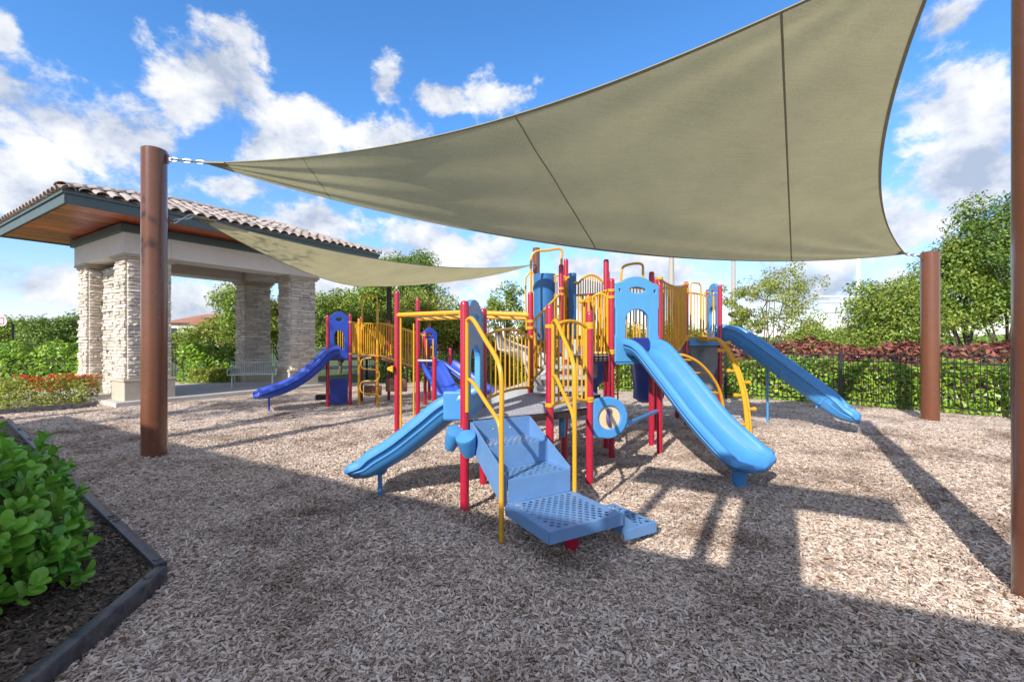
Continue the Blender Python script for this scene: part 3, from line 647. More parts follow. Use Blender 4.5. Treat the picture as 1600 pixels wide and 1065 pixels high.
# ------------------------------------------------------------------ near play structure
ps = thing('play_structure', (.9, 6.2, 0), 'near play structure with light blue slides, crimson posts and yellow rails under the large sail', 'play structure')
p1, p2, p6, p7 = (-.473, 4.54), (-.346, 5.47), (.42, 5.055), (.93, 5.45)
q1, q2 = (.285, 7.0), (.43, 8.5)
for (p, h) in ((p1, 2.10), (p2, 2.09), (p6, 2.10), (p7, 2.05), (q1, 2.45), (q2, 2.5)): post(ps, *p, h)
for (p, h) in (((-2.01, 7.95), 2.57), ((-1.94, 9.37), 2.57), ((-1.57, 9.2), 1.38)): post(ps, *p, h)
t1, t2, t3, t4, t5, t6 = (1.485, 6.79), (2.28, 7.03), (1.525, 7.37), (2.3, 7.5), (1.77, 8.45), (.85, 7.86)
r1 = (1.16, 6.9)
for (p, h) in ((t1, 2.63), (t2, 2.61), (t3, 3.02), (t4, 2.84), (t5, 3.0), (t6, 3.02), (r1, 2.41), ((1.02, 8.6), 3.25), ((2.72, 8.6), 2.9)): post(ps, *p, h)
s0, s1, s2 = (3.56, 9.3), (4.48, 9.8), (4.60, 10.7)
for p in (s0, s1, s2, (3.7, 10.2)): post(ps, *p, 2.91)

# low deck
DZ = .91
def deck_poly(name, poly, z, pitch=.085):
    o = MB(); o.prism(poly, z-.09, z-.03); o = o.build(name, 'darkbrown', ps, smooth=0, bevel=.006)
    xs_ = [p[0] for p in poly]; ys_ = [p[1] for p in poly]; loops = [[(a, b) for a, b in poly]]
    y = min(ys_)+pitch; j = 0
    cen = (sum(xs_)/len(poly), sum(ys_)/len(poly)); inner = [(cen[0]+(a-cen[0])*.9, cen[1]+(b-cen[1])*.9) for a, b in poly]
    while y < max(ys_):
        x = min(xs_)+(pitch/2 if j % 2 else 0)
        while x < max(xs_):
            if inpoly(x, y, inner): loops.append([(x-pitch*.42, y), (x-pitch*.3, y+pitch*.2), (x+pitch*.3, y+pitch*.2), (x+pitch*.42, y), (x+pitch*.3, y-pitch*.2), (x-pitch*.3, y-pitch*.2)])
            x += pitch
        y += pitch*.6; j += 1
    panel('perforated_top', loops, .008, 'deck', o, (0, 0, z), (1, 0, 0), (0, 1, 0), 0)
    return o
deck_poly('deck', [p1, p6, p7, (.95, 6.55), q1, p2], DZ)
deck_poly('deck', [t6, r1, t1, t2, (2.72, 8.6), t5, (1.02, 8.6)], 1.48, .09)
deck_poly('deck', [s0, s1, s2, (3.7, 10.2)], 1.72, .09)
for (A_, B_, z_) in ((s0, s1, 1.68), (s1, s2, 1.68), (t1, t2, 1.43)):
    A_, B_ = Vector((*A_, 0)), Vector((*B_, 0)); d_ = (B_-A_).normalized(); b = MB(); b.box((A_+B_)/2+ZUP*z_-ZUP.cross(d_)*.03, ((B_-A_).length-.1, .02, .15), Matrix((d_, ZUP.cross(d_), ZUP)).transposed()); b.build('deck_edge', 'ltblue', ps, smooth=0)
# inner flight from the low deck to the tower
for k in range(3):
    b = MB(); z = DZ+.14*(k+1); yy = 6.5+.28*k
    b.box((.72+.06*k, yy, z-.03), (.72, .3, .05)); b.build('inner_step', 'deck', ps, smooth=0, bevel=.005)
# stairs
P1v = Vector((*p1, 0)); MS = Matrix((E_, -N_, ZUP)).transposed()
def st(e, n, z): q = P1v+E_*e+N_*n; return Vector((q.x, q.y, z))
stairs = thing  # name kept free
b = MB()
for (e) in (.055, .735):
    side = [(.0, DZ-.015), (.0, DZ-.24), (.66, .27), (.755, .27), (.755, .53), (.06, DZ-.015)]
    vs = [st(e-.006, n, z) for n, z in side]+[st(e+.006, n, z) for n, z in side]; k = len(side)
    b.add(vs, [tuple(range(k)), tuple(range(2*k-1, k-1, -1))]+[(i, (i+1) % k, k+(i+1) % k, k+i) for i in range(k)])
stair = b.build('stairs', 'stepblue', ps, smooth=0)
WST = .66
for (n0, n1, z) in ((.05, .40, .70), (.40, .76, .50)):
    perf_plate('tread', stair, st(.068, n0, z), E_, N_*1.0, WST, n1-n0, .004, 'stepblue', .066, .044, .04)
    b = MB(); b.box(st(.40, n0, z+.105), (WST, .010, .20), MS); b.build('riser', 'stepblue', stair, smooth=0)
    b = MB(); b.box(st(.40, n1-.006, z-.022), (WST, .012, .044), MS); b.build('nosing', 'stepblue', stair, smooth=0)
b = MB(); b.box(st(.40, .76, .40), (WST, .010, .19), MS); b.build('riser', 'stepblue', stair, smooth=0)
perf_plate('landing', stair, st(.04, .765, .30), E_, N_, .72, .66, .004, 'stepblue', .068, .047, .055)
b = MB()
for (e, n, le, ln) in ((.40, 1.425, .72, .012), (.04, 1.095, .012, .648), (.76, 1.095, .012, .648)): b.box(st(e, n, .255), (le, ln, .085), MS)
b.build('landing_skirt', 'stepblue', stair, smooth=0)
perf_plate('tread', stair, st(.785, .90, .155), E_, N_, .36, .52, .004, 'stepblue', .066, .046, .045)
b = MB(); b.box(st(.965, 1.42, .115), (.36, .012, .08), MS); b.box(st(1.145, 1.16, .115), (.012, .508, .08), MS); b.box(st(.785, 1.16, .19), (.012, .508, .13), MS)
b.add([st(.785, 1.413, .155), st(.97, 1.413, .15), st(.785, 1.413, .28)], [(0, 1, 2)])
b.build('side_step_skirt', 'stepblue', stair, smooth=0)
b = MB(); b.box(st(.40, 1.09, .228), (.69, .63, .012), MS); b.build('hole_darkener', 'stepblue', stair, smooth=0)  # solid sheets added under the plates so the holes look dark
for n_, z_ in ((.225, .64), (.585, .44)): b = MB(); b.box(st(.40, n_, z_), (.65, .33, .008), MS); b.build('hole_darkener', 'stepblue', stair, smooth=0)
q = st(.45, 1.15, 0); b = MB(); b.lathe((q.x, q.y, 0), [(.06, -.2), (.06, .215)], 18); b.build('footing_post', 'red', stair)
for e in (.3, .5):
    b = MB(); q = st(e, .045, .80); b.lathe(q, [(.016, -.01), (.016, .006), (.01, .012)], 10, Matrix((E_, ZUP, N_)).transposed()); b.build('bolt', 'steel', stair)
# stair hand rails
for (e, pp, sgn) in ((-.005, p1, -1), (.775, p6, 1)):
    Av = v3(pp, 0)+N_*.06; fl = st(e, .775, 0); mid = Av.lerp(fl, .55)
    b = MB()
    up = spline([v3(Av, 1.18)+ZUP*.72, Av.lerp(fl, .18)+ZUP*1.91, mid+ZUP*1.72, Av.lerp(fl, .9)+ZUP*1.53, fl+ZUP*1.36, fl+ZUP*1.0], 5)
    b.tube(up+[fl+ZUP*.5, fl-ZUP*.2], .021, 10)
    b.tube(spline([v3(Av, 1.32), Av.lerp(fl, .2)+ZUP*1.30, Av.lerp(fl, .6)+ZUP*1.14, Av.lerp(fl, .93)+ZUP*1.0, fl+ZUP*.82], 5), .019, 10)
    b.tube([v3(Av, 1.90), v3(Av, 1.0)], .019, 10)
    b.build('handrail', 'yellow', ps)
barrier(ps, p6, p7, DZ+.08, 1.86, 6, .07, botarch=.03)
barrier(ps, p2, q1, DZ+.08, 1.76, 9, .10, botarch=.04)
barrier(ps, (p7[0], p7[1]), r1, DZ+.1, 1.9, 7, 0, zb2=1.25, zt2=2.3)
barrier(ps, (r1[0]-.1, r1[1]), t3, 1.30, 2.30, 5, 0, zb2=1.45, zt2=2.5)
barrier(ps, q1, t6, 1.1, 2.0, 6, 0, zb2=1.5, zt2=2.5)
barrier(ps, q1, q2, 1.0, 1.9, 5, .03)
# block panel under the tower
b = MB(); A, B = Vector((.62, 7.55, 0)), Vector((1.42, 7.45, 0)); b.box(((A+B)/2+ZUP*.78), (.86, .05, .09), Matrix.Rotation(-.12, 3, 'Z')); b.box(((A+B)/2+ZUP*1.76), (.86, .05, .06), Matrix.Rotation(-.12, 3, 'Z'))
bpn = b.build('block_panel', 'darkbrown', ps, smooth=0)
for i in range(7):
    for j in range(3):
        q = A.lerp(B, (i+.5)/7); b = MB(); b.box((q.x, q.y, .96+j*.29+(.07 if i % 2 else -.03)), (.075, .06, .24), Matrix.Rotation(-.12, 3, 'Z')); b.build('block', 'greyslide' if (i+j) % 3 else 'purple', bpn, smooth=0, bevel=.01)
# slides
D1 = Vector((.47, -.88, 0)).normalized(); S0 = Vector((1.90, 6.84, 0))
sl1 = slide(ps, [S0+D1*d+ZUP*z for d, z in ((0, 1.54), (.2, 1.49), (.45, 1.28), (.8, .96), (1.15, .64), (1.45, .42), (1.68, .30), (1.85, .27))], .25, .19, 'ltblue', .62, .05, ())
b = MB(); q = S0+D1*1.66; b.lathe((q.x, q.y, -.1), [(.07, 0), (.075, .13), (.085, .24), (.10, .33), (.11, .37)], 20); b.build('exit_foot', 'ltblue', sl1, smooth=60)
D2 = Vector((-.99, .13, 0)).normalized(); S0 = Vector((-.42, 5.0, 0))
slide(ps, [S0+D2*d+ZUP*z for d, z in ((0, .97), (.18, .93), (.42, .74), (.7, .52), (.92, .38), (1.08, .29), (1.27, .27))], .31, .20, 'ltblue', .55, .02, ((.84, 0),))
sl3 = slide(ps, [Vector(p) for p in ((4.62, 10.22, 1.74), (4.85, 10.06, 1.72), (5.12, 9.85, 1.50), (5.45, 9.58, 1.16), (5.8, 9.3, .80), (6.12, 9.04, .47), (6.35, 8.86, .27), (6.55, 8.7, .2))], .27, .30, 'ltblue', .45, 0, ((.42, 0),), ribs=(.25, .5, .72))
slide(ps, [Vector(p) for p in ((2.0, 8.6, 1.46), (1.95, 8.8, 1.42), (1.75, 9.5, .95), (1.5, 10.2, .45), (1.4, 10.6, .3))], .25, .2, 'dkblue', .6)
slide(ps, [Vector(p) for p in ((2.55, 8.75, 1.44), (2.62, 8.95, 1.4), (2.9, 9.7, .92), (3.1, 10.3, .45), (3.2, 10.7, .3))], .25, .2, 'dkblue', .6)
hd = hood(ps, (t1[0]-.0, t1[1]-.02), (t2[0], t2[1]-.02), 1.40, 2.66, 'hoodblue')
q = S0
b = MB(); c = (Vector((*t1, 0))+Vector((*t2, 0)))/2+D1*.03; ax = (Vector((*t2, 0))-Vector((*t1, 0))).normalized(); Mh = Matrix((ax, ZUP.cross(ax), ZUP)).transposed()
b.box(c+ZUP*1.60+D1*.06, (.30, .05, .30), Mh); b.build('seat_guard', 'navy', hd, smooth=0, bevel=.03)
hood(ps, (p1[0]-.02, p1[1]), (p2[0]-.02, p2[1]), .88, 2.14, 'hoodblue')
hood(ps, s1, s2, 1.66, 2.98, 'ltblue')
# side cheeks where the small slide leaves its deck
for pp in (p1, p2):
    q = Vector((*pp, 0))+D2*.13; b = MB(); b.box((q.x+.0, q.y+(.08 if pp is p1 else -.08), 1.04), (.20, .05, .30)); b.build('slide_cheek', 'ltblue', ps, smooth=0, bevel=.024)
# drums on the first post
dr = MB(); dr.tube([v3(p1, .74), (p1[0]-.10, p1[1]-.05, .74), (p1[0]+.02, p1[1]-.11, .72)], .022, 8); dr = dr.build('drum_set', 'ltblue', ps)
for (dx, dy, z, r_, tl) in ((-.10, -.06, .76, .085, .35), (.035, -.13, .72, .098, -.15)):
    b = MB(); Mr = Matrix.Rotation(tl, 3, 'Y') @ Matrix.Rotation(.45, 3, 'X')
    b.lathe((p1[0]+dx, p1[1]+dy, z), [(r_*.05, -.15), (r_*.62, -.15), (r_*.85, -.07), (r_, .045), (r_*1.02, .06), (r_*.98, .075), (r_*.5, .082), (r_*.02, .083)], 24, Mr); b.build('drum', 'ltblue', dr, smooth=50)
# wheel panel between p7 and the tower post
A, B = Vector((*p7, .78)), Vector((*t1, .78)); X = Vector((1, .18, 0)).normalized(); O = A+X*.05
lp = [(0, -.21), (.16, -.235)] + arc2(.17, 0, .235, .235, -85, 85, 18) + [(.16, .235), (0, .21)]
wp = panel('wheel_panel', [lp, arc2(.19, 0, .155, .155, 0, 350, 28)], .05, 'ltblue', ps, O, X, ZUP, .015)
b = MB(); nr = X.cross(ZUP); Mw = Matrix((X, ZUP, nr)).transposed(); b.lathe(O+X*.19, [(.01, -.012), (.148, -.012), (.150, 0), (.148, .012), (.01, .014)], 30, Mw); b.build('wheel_disc', 'beige', wp)
b = MB(); b.tube(spline([O+X*.20+ZUP*.10+nr*.02, O+X*.165+ZUP*.04+nr*.05, O+X*.165-ZUP*.04+nr*.05, O+X*.20-ZUP*.10+nr*.02], 4), .024, 8); b.build('handle', 'purple', wp)
b = MB(); b.tube([O+X*.40-ZUP*.1, Vector((2.22, 7.0, .62))], .032, 10); b.build('tie_tube', 'ltblue', ps)
# second disc panel seen edge on
b = MB(); q = Vector((.66, 5.9, .62)); b.lathe(q, [(.02, -.03), (.16, -.03), (.17, 0), (.16, .03), (.02, .03)], 24, Matrix.Rotation(R(90), 3, 'Y') @ Matrix.Rotation(R(14), 3, 'X')); b.build('disc_panel', 'hoodblue', ps); post(ps, .69, 6.02, .9)
# horizontal ladder
ol = MB(); ol.tube([(-2.01, 7.95, 2.15), (-.8, 7.5, 2.17), (q1[0], q1[1], 2.10)], .042, 10); ol.tube([(-1.94, 9.37, 2.15), (-.7, 8.95, 2.17), (q2[0], q2[1], 2.12)], .042, 10); ol = ol.build('overhead_ladder', 'yellow', ps)
for k in range(9):
    t = (k+.5)/9; a = Vector((-2.01, 7.95, 2.155)).lerp(Vector((q1[0], q1[1], 2.12)), t); c = Vector((-1.94, 9.37, 2.155)).lerp(Vector((q2[0], q2[1], 2.13)), t)
    b = MB(); b.tube([a, c], .017, 8); b.build('rung', 'yellow', ol)
for (x, y) in ((-2.01, 7.95), (-1.94, 9.37)):
    b = MB(); b.tube([(x-.075, y-.03, 2.06), (x-.075, y-.03, .0)] if y > 9 else [(x+.07, y-.01, 2.1), (x+.07, y-.01, 0)], .018, 8); b.build('side_rail', 'yellow', ps)
b = MB(); b.loft([[Vector((-2.05+dx, 7.90, 1.16+dz)) for dx, dz in ((-.02*k, -.05*k), (-.02*k, .05*k), (.03*k, .06*k), (.03*k, -.04*k))] if 0 else
      [Vector((-2.05-.17*(1-k), 7.88, 1.22))+Vector((0, a*.06*k, c*.06*k)) for a, c in ((-1, -1), (1, -1), (1, 1), (-1, 1))] for k in (.35, .8, 1.0)]); b.build('foot_peg', 'yellow', ps, smooth=0, bevel=.01)
b = MB(); b.tube([(-1.94, 9.35, 1.30), (-1.57, 9.2, 1.30)], .022, 8); b.build('step_bar', 'greyslide', ps)
# tower rails, hoops and panels
b = MB(); b.tube(spline([(.42, 7.9, 1.5), (.34, 7.9, 2.3), (.33, 7.9, 3.05), (.40, 7.9, 3.24), (.6, 7.9, 3.27), (.85, 7.9, 3.29), (.86, 7.9, 3.1), (.86, 7.9, 2.9)], 5), .022, 8); b.build('hoop', 'yellow', ps)
b = MB(); b.tube(spline([(.27, 8.4, 1.9), (.25, 8.4, 2.75), (.29, 8.4, 2.92), (.36, 8.4, 2.96), (.40, 8.4, 2.8), (.40, 8.4, 1.6)], 5), .018, 8); b.build('hoop', 'yellow', ps)
b = MB(); b.tube(spline([(1.78, 7.4, 2.45), (1.78, 7.4, 2.82), (1.86, 7.4, 2.93), (2.1, 7.4, 2.95), (2.13, 7.4, 2.8), (2.13, 7.4, 2.45)], 5), .02, 8); b.build('hoop', 'yellow', ps)
b = MB(); rows = []
for z in np.linspace(1.72, 2.93, 9):
    rows.append([Vector((.60+.21*math.cos(R(a)), 8.45+.21*math.sin(R(a)), z)) for a in np.linspace(190, 350, 14)]+[Vector((.60+.17*math.cos(R(a)), 8.45+.17*math.sin(R(a)), z)) for a in np.linspace(350, 190, 14)])
b.loft(rows); b.build('curved_panel', 'shadeblue', ps)
b = MB(); rows = []
for z in np.linspace(1.72, 2.93, 9):
    rows.append([Vector((1.10+.075*math.cos(R(a)), 8.3+.09*math.sin(R(a)), z)) for a in np.linspace(0, 330, 12)])
b.loft(rows); b.build('curved_panel', 'shadeblue', ps)
barrier(ps, (.68, 8.35), (1.05, 8.3), 1.6, 2.85, 5, .05)
barrier(ps, (1.15, 8.25), t5, 1.6, 2.75, 10, .16)
barrier(ps, t1, t3, 1.55, 2.45, 3, .05)
barrier(ps, t2, s0, 1.52, 2.66, 15, -.08, zb2=1.75, zt2=2.86, botarch=-.16)
barrier(ps, t4, (2.72, 8.6), 1.55, 2.6, 8, .05)
barrier(ps, s2, (3.7, 10.2), 1.8, 2.75, 8, .05)
barrier(ps, t5, (2.72, 8.6), 1.55, 2.65, 12, .05)
barrier(ps, t6, (1.02, 8.6), 1.55, 2.6, 7, .05)
barrier(ps, q2, (1.02, 8.6), 1.2, 2.3, 7, .08)
barrier(ps, (3.7, 10.2), s0, 1.8, 2.75, 8, .05)
for (a, c, zt) in ((s0, s1, 2.84),):
    A, B = v3(a, 0), v3(c, 0)
    for (f0, f1, top) in ((.12, .42, 2.84), (.5, .8, 2.66)):
        b = MB(); P4 = [A.lerp(B, f0)+ZUP*1.9, A.lerp(B, f0)+ZUP*top, A.lerp(B, f0+.05)+ZUP*(top+.06), A.lerp(B, f1-.05)+ZUP*(top+.06), A.lerp(B, f1)+ZUP*top, A.lerp(B, f1)+ZUP*1.9, A.lerp(B, f1-.05)+ZUP*1.84, A.lerp(B, f0+.05)+ZUP*1.84]
        b.tube(P4, .018, 8, True); b.build('hand_loop', 'yellow', ps)
barrier(ps, r1, t1, 1.52, 2.35, 4, .06)
barrier(ps, (1.02, 8.6), (2.72, 8.6), 1.55, 2.55, 18, .04)
barrier(ps, (2.72, 8.6), s0, 1.72, 2.7, 9, .04)
# arched peg climber
arc = spline([(4.05, 9.42, 1.74), (4.15, 9.2, 1.72), (4.26, 8.95, 1.45), (4.33, 8.72, 1.05), (4.34, 8.5, .6), (4.31, 8.33, .1), (4.30, 8.3, -.15)], 6)
b = MB(); b.tube(arc, .040, 8); b.tube([p_+Vector((.07, .03, 0)) for p_ in arc], .026, 8); ac = b.build('arch_climber', 'yellow', ps)
b = MB(); b.box((4.0, 9.45, 1.74), (.36, .3, .09), Matrix.Rotation(.5, 3, 'Z')); b.build('mount_plate', 'yellow', ac, smooth=0, bevel=.01)
for k, i in enumerate(range(5, len(arc)-6, 3)):
    sg = 1 if k % 2 else -1; b = MB(); q = arc[i]; b.tube([q, q+Vector((.17*sg, .03*sg, .01))], .024, 8); b.lathe(q+Vector((.17*sg, .03*sg, .01)), [(.005, -.035), (.034, -.03), (.04, 0), (.034, .03), (.005, .035)], 10, Matrix.Rotation(R(90), 3, 'Y')); b.build('peg', 'yellow', ac)
# ladder arch
def arcL(off): return spline([Vector(p)+off for p in ((2.75, 7.9, 1.44), (3.0, 7.95, 1.45), (3.35, 8.05, 1.28), (3.7, 8.2, .9), (3.86, 8.3, .45), (3.88, 8.32, .05), (3.88, 8.32, -.15))], 6)
la, lb_ = arcL(Vector((0, 0, 0))), arcL(Vector((-.12, .42, 0)))
b = MB(); b.tube(la, .026, 8); b.tube(lb_, .026, 8); lad = b.build('arch_ladder', 'yellow', ps)
for i in range(5, len(la)-5, 5): b = MB(); b.tube([la[i], lb_[i]], .017, 6); b.build('rung', 'yellow', lad)
b = MB(); b.tube([Vector((3.62, 8.6, .55))+Vector((.07*math.cos(R(k*24)), 0, .28*math.sin(R(k*24)))) for k in range(15)], .03, 8, True); b.build('pod_loop', 'yellow', ps)
# grey rock climber below the right tower
b = MB(); rings = []
for z in np.linspace(-.05, 1.66, 15):
    ring = []
    for k in range(22):
        a = 2*math.pi*k/22; r_ = 1+.75*mnoise.noise(Vector((math.cos(a)*2.3, math.sin(a)*2.3, z*3.1)))
        ring.append(Vector((4.15+.36*r_*math.cos(a), 10.0+.24*r_*math.sin(a), z)))
    rings.append(ring)
b.loft(rings); b.build('rock_climber', 'rock', ps, smooth=70)
# spiral chute behind the low deck
b = MB(); rings = []
for i in range(30):
    t = i/29; a = R(150-330*t); z = 1.55-1.25*t; c = Vector((.22+.34*math.cos(a), 9.0+.34*math.sin(a), z)); rad = Vector((math.cos(a), math.sin(a), 0))
    rings.append([c+rad*x+ZUP*y for x, y in ((-.24, .05), (-.22, 0), (0, -.03), (.22, 0), (.27, .30), (.30, .30), (.25, -.03), (0, -.07), (-.25, -.03))])
b.loft(rings); b.build('spiral_chute', 'greyslide', ps, smooth=50)
b = MB(); b.tube([(1.66, 8.0, .05), (1.66, 8.0, 1.45)], .016, 6); b.tube([(1.86, 8.0, .05), (1.86, 8.0, 1.45)], .016, 6); rl = b.build('rung_ladder', 'yellow', ps)
for k in range(5): b = MB(); b.tube([(1.66, 8.0, .25+k*.26), (1.86, 8.0, .25+k*.26)], .014, 6); b.build('rung', 'yellow', rl)

# ------------------------------------------------------------------ far play structure
fs_ = thing('play_structure', (-4, 12.6, 0), 'small play structure with deep blue slides, yellow bar ramp and red posts before the pavilion', 'play structure')
ps_save = ps; ps = fs_
a1, a2 = (-4.80, 11.85), (-4.32, 12.15)
for (p, h) in ((a1, 2.37), (a2, 2.42), ((-4.3, 13.0), 2.4), ((-3.65, 12.3), 1.5), ((-3.6, 13.3), 2.3), ((-2.4, 13.2), 2.2), ((-2.35, 12.3), 1.95), ((-1.75, 12.9), 1.5)): post(ps, *p, h)
FZ = 1.28
deck_poly('deck', [a1, a2, (-3.65, 12.3), (-3.6, 13.3), (-4.3, 13.0)], FZ, .12)
deck_poly('deck', [(-2.35, 12.3), (-1.75, 12.9), (-2.4, 13.2)], .9, .12)
slide(ps, [Vector(p) for p in ((-4.58, 12.0, FZ+.08), (-4.74, 11.91, FZ+.04), (-5.02, 11.75, .98), (-5.36, 11.55, .66), (-5.70, 11.36, .46), (-5.98, 11.2, .38), (-6.2, 11.07, .36))], .32, .2, 'dkblue', .55, .04, ((.84, 0),))
hood(ps, a1, a2, FZ-.05, 2.46, 'dkblue')
barrier(ps, (-4.85, 12.55), (-4.3, 13.0), FZ+.06, 2.15, 9)
panel('lower_panel', [[(0, 0), (.44, 0), (.44, .62), (.36, .66), (.08, .66), (0, .62)]], .03, 'navy', ps, (a1[0]+.05, a1[1]+.03, .05), Vector((.85, .53, 0)).normalized(), ZUP, .008)
b = MB(); b.tube([(-4.1, 12.2, 0), (-4.1, 12.2, 2.3)], .035, 10); b.tube([(-3.62, 12.25, 0), (-3.62, 12.25, 2.55)], .035, 10); b.build('yellow_post', 'yellow', ps)
barrier(ps, a2, (-4.3, 13.0), FZ+.08, 2.2, 8)
barrier(ps, (-4.3, 13.0), (-3.6, 13.3), FZ+.08, 2.2, 9)
barrier(ps, (-4.1, 12.2), (-3.66, 12.27), FZ+.06, 2.15, 5, 0, zb2=FZ+.02, zt2=2.0)
barrier(ps, (-3.6, 12.27), (-2.36, 12.3), FZ+.02, 2.18, 14, 0, zb2=.92, zt2=1.86)
barrier(ps, (-3.6, 13.3), (-2.4, 13.2), FZ+.02, 2.18, 14, 0, zb2=.92, zt2=1.86)
b = MB(); b.add([(-3.62, 12.3, FZ-.06), (-2.36, 12.32, .84), (-2.4, 13.2, .84), (-3.6, 13.25, FZ-.06), (-3.62, 12.3, FZ), (-2.36, 12.32, .9), (-2.4, 13.2, .9), (-3.6, 13.25, FZ)], [(3, 2, 1, 0), (4, 5, 6, 7), (0, 1, 5, 4), (1, 2, 6, 5), (2, 3, 7, 6), (3, 0, 4, 7)]); b.build('ramp', 'brownpanel', ps, smooth=0)
b = MB(); b.tube(spline([(-3.98, 12.1, 2.0), (-3.98, 12.1, 2.75), (-3.86, 12.1, 2.88), (-3.68, 12.1, 2.88), (-3.58, 12.1, 2.75), (-3.58, 12.1, 1.9)], 5), .022, 8); b.build('hoop', 'yellow', ps)
b = MB(); X0, Y0 = -3.76, 12.02; zz = [(0.24, .05), (.22, .28), (-.2, .34), (-.2, .62), (.2, .66), (.22, .92), (-.18, .98), (-.2, 1.2), (.05, 1.26)]
b.tube(spline([(X0+x, Y0, z) for x, z in zz], 5), .02, 8); b.build('loop_climber', 'yellow', ps)
b = MB(); b.box((-3.9, 12.75, .32), (.5, .04, .28)); b.box((-3.2, 12.6, .48), (.6, .04, .36)); b.build('lower_panel', 'brownpanel', ps, smooth=0, bevel=.02)
b = MB(); b.box((-5.0, 12.6, .16), (.8, .3, .14), Matrix.Rotation(.3, 3, 'Z')); b.build('low_bench', 'darkbrown', ps, smooth=0, bevel=.02)
hood(ps, (-2.45, 12.3), (-2.05, 12.6), .9, 2.05, 'dkblue')
slide(ps, [Vector(p) for p in ((-2.25, 12.35, .98), (-2.15, 12.2, .95), (-1.98, 11.95, .74), (-1.8, 11.7, .50), (-1.65, 11.45, .36), (-1.55, 11.3, .33))], .24, .18, 'dkblue', .6)
slide(ps, [Vector(p) for p in ((-1.9, 12.75, .98), (-1.75, 12.68, .95), (-1.4, 12.5, .72), (-1.05, 12.35, .48), (-.8, 12.25, .36), (-.6, 12.2, .33))], .24, .18, 'dkblue', .6)
b = MB(); b.tube([(-2.3, 12.25, 1.0), (-2.3, 12.25, 1.75), (-2.12, 12.25, 1.75), (-2.12, 12.25, 1.0)], .02, 8, True); b.build('hand_loop', 'yellow', ps)
ps = ps_save

# ------------------------------------------------------------------ fences
def fence(label, poly, h, spacing=.105, postgap=2.1, group='black picket fences'):
    o = thing('picket_fence', poly[0]+(0,), label, 'fence', group)
    b = MB(); b.box((0, 0, 0), (.016, .016, h-.16)); pk = b.build('picket', 'fence', None, smooth=0); pk_me = pk.data; bpy.data.objects.remove(pk)
    n = 0
    for (A, B) in zip(poly[:-1], poly[1:]):
        A, B = Vector((*A, 0)), Vector((*B, 0)); d = B-A; L = d.length; d.normalize(); an = math.atan2(d.y, d.x); Mr = Matrix.Rotation(an, 3, 'Z')
        for z in (.12, h-.20, h-.04):
            b = MB(); b.box((A+B)/2+ZUP*z, (L, .03, .03), Mr); b.build('rail', 'fence', o, smooth=0)
        k = max(1, round(L/postgap))
        for i in range(k+(1 if (A, B) and B == Vector((*poly[-1], 0)) else 0)):
            q = A+d*(L*i/k); b = MB(); b.box(q+ZUP*(h/2), (.065, .065, h+.04), Mr); b.box(q+ZUP*(h+.035), (.078, .078, .03), Mr); b.build('fence_post', 'fence', o, smooth=0)
        m = int(L/spacing)
        for i in range(m):
            q = A+d*(L*(i+.5)/m)
            if n < 299: put('picket', pk_me, o, (q.x, q.y, .04+(h-.10)/2+.03), (0, 0, an)); n += 1
    return o
FR = [(13.4, 7.6), (10.98, 9.99), (8.91, 12.33), (6.38, 13.58), (2.2, 16.4)]
fence('black picket fence bending round the right side of the mulch before the green hedge', FR, 1.37)
FB = [(2.2, 16.4), (-2.5, 18.3), (-6.2, 19.4)]
fence('black picket fence behind the play structures at the back of the mulch', FB, 1.4)
FL = [(-9.2, 20.4), (-13.5, 20.2), (-18.5, 18.6), (-26, 18.0)]
fence('black picket fence past the pavilion behind the bright hedge', FL, 1.6)

# ------------------------------------------------------------------ planting
def leaf_cloud(P, D, size, asp=.5, jit=.35, fold=True):
    """one small bent leaf at each point P, pointing roughly along D"""
    n = len(P); nn = D/(np.linalg.norm(D, axis=1)[:, None]+1e-9)+rng.normal(0, jit, (n, 3))+np.array([0, 0, .25]); nn /= np.linalg.norm(nn, axis=1)[:, None]+1e-9
    r_ = rng.normal(size=(n, 3)); s_ = np.cross(nn, r_); s_ /= np.linalg.norm(s_, axis=1)[:, None]+1e-9; d = np.cross(s_, nn)
    L = size*rng.uniform(.6, 1.35, n)[:, None]; w = L*asp
    V = np.stack([P-d*L*.5, P+s_*w*.5+d*L*.05+nn*L*.06, P+d*L*.5-nn*L*.08, P-s_*w*.5+d*L*.05+nn*L*.06], 1).reshape(-1, 3)
    return V
def quad_object(name, V, m, parent=None, world=(0, 0, 0)):
    n = len(V)//4; me = bpy.data.meshes.new(name); me.vertices.add(len(V)); me.vertices.foreach_set('co', (V-np.array(world)).astype(np.float32).ravel())
    me.loops.add(n*4); me.loops.foreach_set('vertex_index', np.arange(n*4, dtype=np.int32)); me.polygons.add(n)
    me.polygons.foreach_set('loop_start', np.arange(0, n*4, 4, dtype=np.int32)); me.polygons.foreach_set('loop_total', np.full(n, 4, dtype=np.int32))
    me.update(calc_edges=True); me.validate(); me.materials.append(MT[m])
    return put(name, me, parent, world)
def ball(n):
    p = rng.normal(size=(n, 3)); p /= np.linalg.norm(p, axis=1)[:, None]; return p
